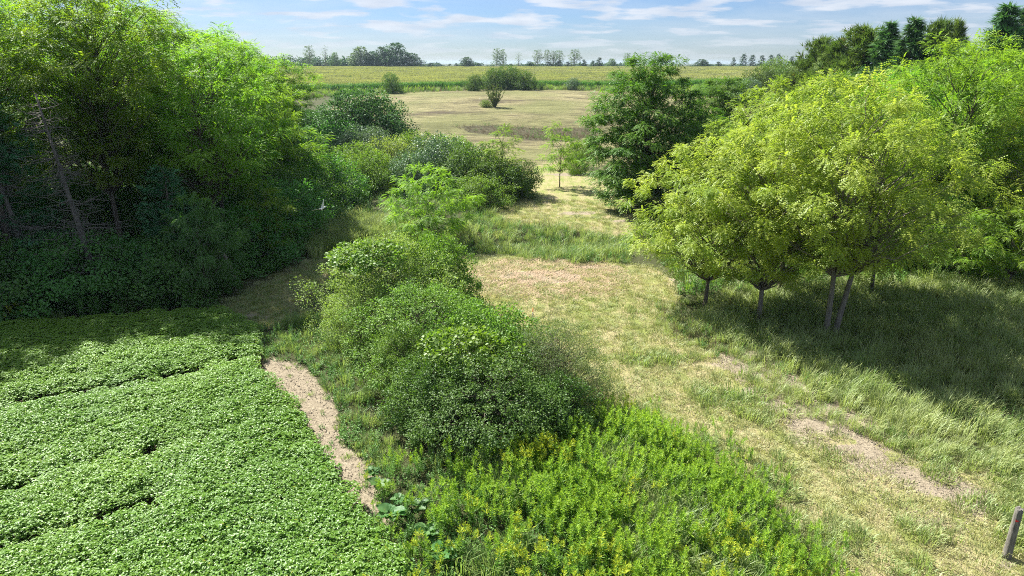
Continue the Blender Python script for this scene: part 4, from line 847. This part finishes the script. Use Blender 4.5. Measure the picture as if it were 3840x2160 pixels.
plant('fmid', gx - 2.0, gy_ + .6, 1.5, 'shrub', 'small bright green shrub at the left foot of the lone juniper', 'shrub', 1.3)

# ---- horizon trees
HG = 'trees on the horizon beyond the corn'
def far_tree(px, top, wpx, pk, name, lab, D=560, dx=0):
    x, y = P(px, D); d = ray(px, top); H = CAM_H + d[2] / d[1] * D - float(zg(x, y)); R = wpx / 2 / F * D * 1.04; plant(pk, x, y, H, name, lab, 'tree', R, group=HG)
for px, top, wpx, pk, name, lab in [
    (1165, 168, 40, 'far_pop', 'poplar', 'tall dark poplar above the left horizon wood'), (1226, 172, 36, 'far_bare', 'bare_tree', 'tall nearly bare tree above the left horizon wood'), (1262, 200, 34, 'far_mid', 'far_tree', 'pale tree at the right of the nearly bare horizon tree'),
    (1358, 180, 78, 'far_mid', 'far_tree', 'pale rounded tree at the left of the big horizon grove'), (1400, 196, 60, 'far_oak', 'far_tree', 'middle tree of the big horizon grove'), (1438, 180, 62, 'far_oak', 'far_tree', 'dark tree left of the tallest horizon grove tree'),
    (1487, 166, 90, 'far_oak', 'far_tree', 'tallest dark tree of the big horizon grove'), (1545, 202, 72, 'far_oak', 'far_tree', 'lower dark tree ending the big horizon grove'), (1592, 226, 30, 'far_bare', 'far_tree', 'thin tree right of the big horizon grove'), (1618, 234, 40, 'far_con', 'far_conifer', 'small dark conifer right of the thin horizon tree'),
    (1688, 238, 26, 'far_con', 'far_conifer', 'left of two little conifers left of the round dark horizon oak'), (1712, 236, 26, 'far_con', 'far_conifer', 'right of two little conifers left of the round dark horizon oak'), (1752, 216, 52, 'far_oak', 'far_tree', 'lone dark round oak near the middle of the horizon'), (1794, 236, 28, 'far_con', 'far_conifer', 'little conifer right of the lone round oak'),
    (1862, 178, 34, 'far_pop', 'poplar', 'left stem of the pale double topped poplar'), (1884, 182, 34, 'far_pop', 'poplar', 'right stem of the pale double topped poplar'), (1915, 238, 30, 'far_con', 'far_conifer', 'low dark bush tree right of the pale poplar'), (1945, 196, 32, 'far_bare', 'bare_tree', 'thin sparse tree right of the pale poplar'),
    (1985, 232, 34, 'far_oak', 'far_tree', 'small round dark tree before the row of poplars'), (2014, 184, 36, 'far_pop', 'poplar', 'first poplar of the right horizon row'), (2052, 184, 30, 'far_pop', 'poplar', 'second poplar of the right horizon row'), (2075, 188, 24, 'far_pop', 'poplar', 'narrow third poplar of the right horizon row'), (2096, 186, 38, 'far_pop', 'poplar', 'fourth wider poplar of the right horizon row'),
    (2152, 182, 44, 'far_pop', 'poplar', 'last full poplar of the right horizon row'), (2060, 232, 40, 'far_con', 'far_conifer', 'dark cedar under the second poplar'), (2095, 226, 44, 'far_con', 'far_conifer', 'dark cedar under the fourth poplar'), (2128, 230, 40, 'far_con', 'far_conifer', 'dark cedar left of the last full poplar'), (2188, 222, 34, 'far_con', 'far_conifer', 'pointed cedar right of the last full poplar'),
    (2222, 226, 34, 'far_con', 'far_conifer', 'cedar left of the pair beside the big tree'), (2246, 214, 42, 'far_con', 'far_conifer', 'higher cedar close to the big dark tree'), (2292, 222, 36, 'far_mid', 'far_tree', 'pale tree seen left of the big dark tree top'), (2350, 196, 30, 'far_pop', 'poplar', 'poplar tip showing over the big dark tree'),
    (2628, 224, 52, 'far_oak', 'far_tree', 'round dark tree right of the big dark tree'), (2690, 230, 34, 'far_con', 'far_conifer', 'small conifer in the open field right of the big tree'), (2745, 214, 26, 'far_con', 'far_conifer', 'thin conifer left of the cedar grove'), (2782, 200, 38, 'far_con', 'far_conifer', 'leftmost cedar of the dark grove'),
    (2815, 204, 40, 'far_con', 'far_conifer', 'second cedar of the dark grove'), (2850, 206, 40, 'far_con', 'far_conifer', 'middle cedar of the dark grove'), (2884, 204, 38, 'far_con', 'far_conifer', 'fourth cedar of the dark grove'), (2912, 200, 38, 'far_con', 'far_conifer', 'rightmost cedar of the dark grove'), (2962, 210, 32, 'far_con', 'far_conifer', 'left of the pair of cedars right of the grove'), (2988, 208, 32, 'far_con', 'far_conifer', 'right of the pair of cedars right of the grove')]:
    far_tree(px, top, wpx, pk, name, lab)
# distant woods that read as one mass
def far_wood(name, label, x0, x1, top, D, mat, n, seed, leaf=1.0):
    rs = np.random.RandomState(seed); V_, T_ = [], []; parts = []
    a, _ = P(x0, D); b, _ = P(x1, D)
    for i in range(n):
        x = a + (b - a) * (i + rs.uniform(.1, .9)) / n; y = D + rs.uniform(0, 40); d = ray(1920, top + rs.uniform(-9, 16)); H = CAM_H + d[2] / d[1] * D - 5.5; R = abs(b - a) / n * rs.uniform(1.1, 2.1); m_ = 330
        dd = norm(rs.normal(0, 1, (m_, 3))); r_ = rs.uniform(.45, 1, m_)[:, None] * (1 + .25 * np.sin(dd[:, :1] * 6 + i) * np.cos(dd[:, 2:] * 5)); O = dd * r_ * np.array([R, R, H / 2]) + np.array([x, y, 4.5 + H / 2])
        parts.append(place(*t_leaf, O, rs.normal(0, 1, (m_, 3)), np.tile([[0, 0, 1.]], (m_, 1)) + dd, leaf * rs.uniform(.7, 1.4, m_)))
    V, T = join(parts); link(name, mesh_np(name, V, T, [mat], rs.uniform(0, .95, len(T))), kind='stuff', label=label)
far_wood('distant_wood', 'distant blue green wood along the left horizon', 900, 1330, 205, 620, M['far_dark'], 30, 401, 1.5)
far_wood('remote_wood', 'remote low bluish treeline near the middle of the horizon', 1560, 2350, 240, 1000, M['far_dark'], 46, 402, 2.2)
far_wood('remote_wood', 'remote low bluish treeline at the right of the horizon', 2600, 3200, 240, 1000, M['far_dark'], 30, 403, 2.2)

# ------------------------------------------------------------------ dead pine with bare branches
def dead_tree(seed, H):
    rs = np.random.RandomState(seed); p = np.stack([np.linspace(0, -1.6, 9), np.linspace(0, .4, 9), np.linspace(-.3, H, 9)], 1); Pt = [tube(p, np.linspace(.19, .03, 9), 8)]
    tw = []
    for k in range(120):
        z = rs.uniform(.18, .97); i = z * 8; c = p[int(i)] + (p[min(8, int(i) + 1)] - p[int(i)]) * (i - int(i)); a = rs.uniform(0, 6.28); L = (1.3 - z) * 2.9 * rs.uniform(.5, 1.1)
        e = c + np.array([math.cos(a) * L, math.sin(a) * L, rs.uniform(-.25, .35) * L]); Pt.append(limb(c, e, .028, .008, rs, 5, -.05, 4))
        for _ in range(4):
            u = rs.uniform(.3, .95); q = c + (e - c) * u; Pt.append(limb(q, q + rs.normal(0, .35, 3), .010, .004, rs, 3, 0, 3))
    return join(Pt)
for px, D, H, lab in [(380, 33.4, 10.5, 'dead grey pine with many bare branches at the wood edge'), (150, 34, 9.0, 'dead bare tree left of the grey dead pine')]:
    x, y = P(px, D); V, T = dead_tree(int(px), H); o = link('dead_tree', mesh_np('dead_tree', V, T, [M['bark_dead']], smooth=True), label=lab, cat='dead tree'); o.location = (x, y, float(zg(x, y)))
V, T = tube([(0, 0, -.2), (-.35, .1, .8), (-.62, .2, 1.5), (-.75, .25, 1.75)], [.14, .12, .10, .06], 9)
x, y = gp(893, 1062); o = link('broken_trunk', mesh_np('broken_trunk', V, T, [M['bark_pale']], smooth=True), label='leaning grey broken trunk stub at the edge of the left wood', cat='dead trunk'); o.location = (x, y, float(zg(x, y)))

# ------------------------------------------------------------------ big leaved burdock plants by the soil strip
def burdock(seed):
    rs = np.random.RandomState(seed); n = 11; nx, ny = 5, 7; V, T = [], []; grids = []
    tv = []; tt = []
    for j in range(ny):
        v = j / (ny - 1); wdt = .44 * math.sin(math.pi * min(1, .12 + v * .9)) ** .7 * (1 - .25 * v)
        for i in range(nx):
            u = i / (nx - 1) * 2 - 1; tv.append((u * wdt * (1 + .1 * math.sin(j * 2.4)), v, .10 * abs(u) - .25 * v * v + .03 * math.sin(i * 2 + j * 3)))
    for j in range(ny - 1):
        for i in range(nx - 1):
            a = j * nx + i; tt += [(a, a + 1, a + nx + 1), (a, a + nx + 1, a + nx)]
    tv = np.array(tv); tt = np.array(tt)
    az = np.arange(n) * 2.4 + rs.uniform(-.3, .3, n); O = np.stack([np.cos(az) * .12, np.sin(az) * .12, rs.uniform(.15, .45, n)], 1)
    V, T = place(tv, tt, O, np.stack([np.cos(az), np.sin(az), rs.uniform(.15, .7, n)], 1), np.stack([rs.normal(0, .2, n), rs.normal(0, .2, n), np.ones(n)], 1), rs.uniform(.32, .55, n))
    Pt = [tube([(0, 0, -.05), O[k] * .6, O[k]], [.012, .01, .008], 4) for k in range(n)]
    return mesh_np('burdock_leaves', V, T, [M['burdock']], np.repeat(rs.uniform(0, 1, n), len(tt)), smooth=True), mesh_np('burdock_stalks', *join(Pt), [M['burdock']], smooth=True)
M['burdock'] = leafmat('burdock_leaf', (.05, .15, .035), (.12, .24, .07), .35, .05, .5, var=.1)
for i, (px, py, s, lab) in enumerate([(1425, 1850, 1.0, 'broad leaved burdock beside the lower end of the soil strip'), (1470, 1965, 1.25, 'big pale burdock between soybeans and goldenrod'), (1500, 1905, .8, 'small burdock below the central shrubs'),
        (1600, 2035, 1.1, 'burdock in the weeds near the bottom edge'), (1660, 2110, 1.2, 'lowest burdock cut by the bottom edge'), (1400, 1800, .8, 'small burdock on the edge of the bare soil'), (1575, 1930, .9, 'burdock below the yellow flowers at the lower left of the goldenrod')]):
    a, b_ = burdock(500 + i); x, y = gp(px, py); e = bpy.data.objects.new('burdock_plant', None); C.objects.link(e); e.location = (x, y, float(zg(x, y)) + .12); e.scale = (s * .62,) * 3
    e['label'] = lab; e['category'] = 'plant'; e['group'] = 'burdock plants by the soil strip'
    o = bpy.data.objects.new('leaves', a); C.objects.link(o); o.parent = e; o = bpy.data.objects.new('stalks', b_); C.objects.link(o); o.parent = e

# ------------------------------------------------------------------ fence post
def simple(name, col, rough=.7):
    m, t, o = newmat(name); b = N(t, 'ShaderNodeBsdfPrincipled'); b.inputs['Roughness'].default_value = rough; geo = N(t, 'ShaderNodeNewGeometry')
    c = mix(t, noise(t, geo.outputs['Position'], 40, 4, .6), tuple(v * .75 for v in col), tuple(min(1, v * 1.2) for v in col)); t.links.new(c, b.inputs['Base Color']); t.links.new(b.outputs[0], o.inputs[0]); return m
e = bpy.data.objects.new('fence_post', None); C.objects.link(e); x, y = gp(3774, 2092); e.location = (x, y, float(zg(x, y))); e.rotation_euler = (math.radians(-1.0), math.radians(1.2), .3)
e['label'] = 'weathered grey round wooden fence post with a red mark near the lower right corner'; e['category'] = 'fence post'
rs = np.random.RandomState(2); sides = 28; th = np.linspace(0, 2 * np.pi, sides, endpoint=False); rings = [(-.3, .115), (0, .112), (.25, .106), (.6, .10), (1.0, .096), (1.3, .092), (1.42, .09), (1.445, .083)]
V = []; groove = .93 + .09 * rs.uniform(size=sides)
for z, r in rings:
    for j in range(sides): V.append((r * groove[j] * math.cos(th[j]), r * groove[j] * math.sin(th[j]), z + (rs.uniform(-.02, .02) if z > 1.35 else 0)))
T = []
for i in range(len(rings) - 1):
    for j in range(sides):
        p = i * sides + j; q = i * sides + (j + 1) % sides; T += [(p, q, q + sides), (p, q + sides, p + sides)]
tb = (len(rings) - 1) * sides
for r in (.052, .0):
    b0 = len(V)
    if r:
        for j in range(sides): V.append((r * math.cos(th[j]), r * math.sin(th[j]), 1.43 + rs.uniform(-.03, .01)))
        for j in range(sides): T += [(tb + j, tb + (j + 1) % sides, b0 + (j + 1) % sides), (tb + j, b0 + (j + 1) % sides, b0 + j)]
        tb = b0
    else:
        V.append((0, 0, 1.41)); T += [(tb + j, tb + (j + 1) % sides, b0) for j in range(sides)]
o = link('post', mesh_np('post', np.array(V), np.array(T), [M['post']]), parent=e)
Vm = []; Tm = []; nn = 14
fa_ = math.atan2(-y, -x) - .3
for k in range(nn):
    a = k / nn * 6.283; rr = .036 * (1 + .35 * math.sin(3 * a + 1)); da = rr * math.cos(a) / .099; Vm.append((.1015 * math.cos(fa_ + .1 + da), .1015 * math.sin(fa_ + .1 + da), 1.13 + rr * .85 * math.sin(a)))
Vm.append((.1035 * math.cos(fa_ + .1), .1035 * math.sin(fa_ + .1), 1.13)); Tm = [(k, (k + 1) % nn, nn) for k in range(nn)]
link('paint_mark', mesh_np('paint_mark', np.array(Vm), np.array(Tm), [simple('red_paint', (.55, .015, .02))]), parent=e, label='red paint dab on the post')
# marker stake
e = bpy.data.objects.new('marker_stake', None); C.objects.link(e); x, y = gp(1997, 1200); e.location = (x, y, float(zg(x, y))); e['label'] = 'thin survey stake with an orange top behind the central shrubs'; e['category'] = 'stake'
link('stake', mesh_np('stake', *tube([(0, 0, -.2), (.01, 0, .25), (.015, 0, .42)], [.022, .02, .02], 6), [simple('stake_grey', (.25, .27, .30))]), parent=e)
link('orange_top', mesh_np('orange_top', *tube([(.015, 0, .42), (.018, 0, .54), (.02, 0, .62)], [.026, .026, .02], 6), [simple('orange_paint', (.75, .16, .02))]), parent=e)

# ------------------------------------------------------------------ white bird in flight
def bird():
    wm = simple('white_feathers', (.78, .78, .76), .6); dk = simple('dark_feathers', (.02, .02, .022), .6)
    d = ray(1206, 783); s = 40 / d[1]; c = Vector((d[0] * s, d[1] * s, CAM_H + d[2] * s))
    e = bpy.data.objects.new('bird', None); C.objects.link(e); e.location = c
    e['label'] = 'white bird flying before the dark wood with one wing out and one raised'; e['category'] = 'bird'
    bm_p = [(-.02, -.22, -.02), (-.01, -.15, .0), (0, -.05, 0), (.04, .08, .02), (.10, .2, .05), (.17, .30, .075), (.22, .36, .09)]
    V, T = tube(bm_p, [.02, .05, .075, .07, .045, .03, .008], 12)
    link('body', mesh_np('bird_body', V, T, [wm], smooth=True), parent=e)
    V, T = tube([(-.02, -.30, -.03), (-.02, -.26, -.025), (-.02, -.22, -.02), (-.018, -.17, -.005)], [.008, .045, .052, .035], 12); link('head', mesh_np('bird_head', V, T, [dk], smooth=True), parent=e, label='dark head')
    def wing(path, chord, nrm):
        path = np.array(path, float); V = []; T = []; n = len(path)
        for i in range(n):
            cdir = np.array(chord[i]); up = np.array(nrm)
            for k, (f, th_) in enumerate([(-.45, .0), (-.15, .016), (.3, .012), (.55, 0), (.3, -.006), (-.15, -.01)]): V.append(path[i] + cdir * f + up * th_ * (1 - i / n * .6))
        for i in range(n - 1):
            for k in range(6):
                a = i * 6 + k; b = i * 6 + (k + 1) % 6; T += [(a, b, b + 6), (a, b + 6, a + 6)]
        b = (n - 1) * 6; T += [(b, b + 1, b + 2), (b, b + 2, b + 3), (b, b + 3, b + 4), (b, b + 4, b + 5)]
        return mesh_np('bird_wing', np.array(V), np.array(T), [wm], smooth=True)
    link('wing', wing([(-.03, -.02, .02), (-.2, 0, -.02), (-.36, .0, -.05), (-.52, .02, -.09), (-.60, .03, -.105)], [(0, .2, -.06), (-.02, .2, -.07), (-.02, .18, -.08), (-.02, .13, -.07), (-.01, .06, -.03)], (0, .3, 1)), parent=e, label='outstretched wing')
    link('wing', wing([(.02, .02, .04), (.05, .05, .16), (.09, .07, .30), (.115, .10, .42), (.13, .12, .56)], [(.10, .22, 0), (.09, .2, 0), (.06, .16, 0), (.03, .10, 0), (.01, .03, 0)], (-1, .3, 0)), parent=e, label='raised wing')
bird()
# straw litter lying on the brown cut patch
lit = [blades(700 + i, 30, .5, .4, .9, 1.1, .012, M['straw'], (.3, .6), .88) for i in range(3)]
x, y, rs = jgrid(-6, 9, 34, 44, .55, 703); (cx_, cy_), ra, rb = B_SAND[0]
k = np.hypot((x - cx_) / (ra * 1.2), (y - cy_) / (rb * 1.4)) < .8 + .4 * fbm(x, y, 6); x, y = x[k], y[k]
scatter('straw_litter', 'brown cut stalks strewn over the bare patch by the creek bank', pts3(x, y), lit, np.stack([0 * x, 0 * x, np.random.RandomState(1).normal(0, .5, len(x))], 1), uni(np.full(len(x), 1.0)), np.random.RandomState(2).uniform(0, 1, len(x)))
tot = sum(len(m_.polygons) for m_ in bpy.data.meshes); print('polys', tot, 'objects', len(sc.objects))
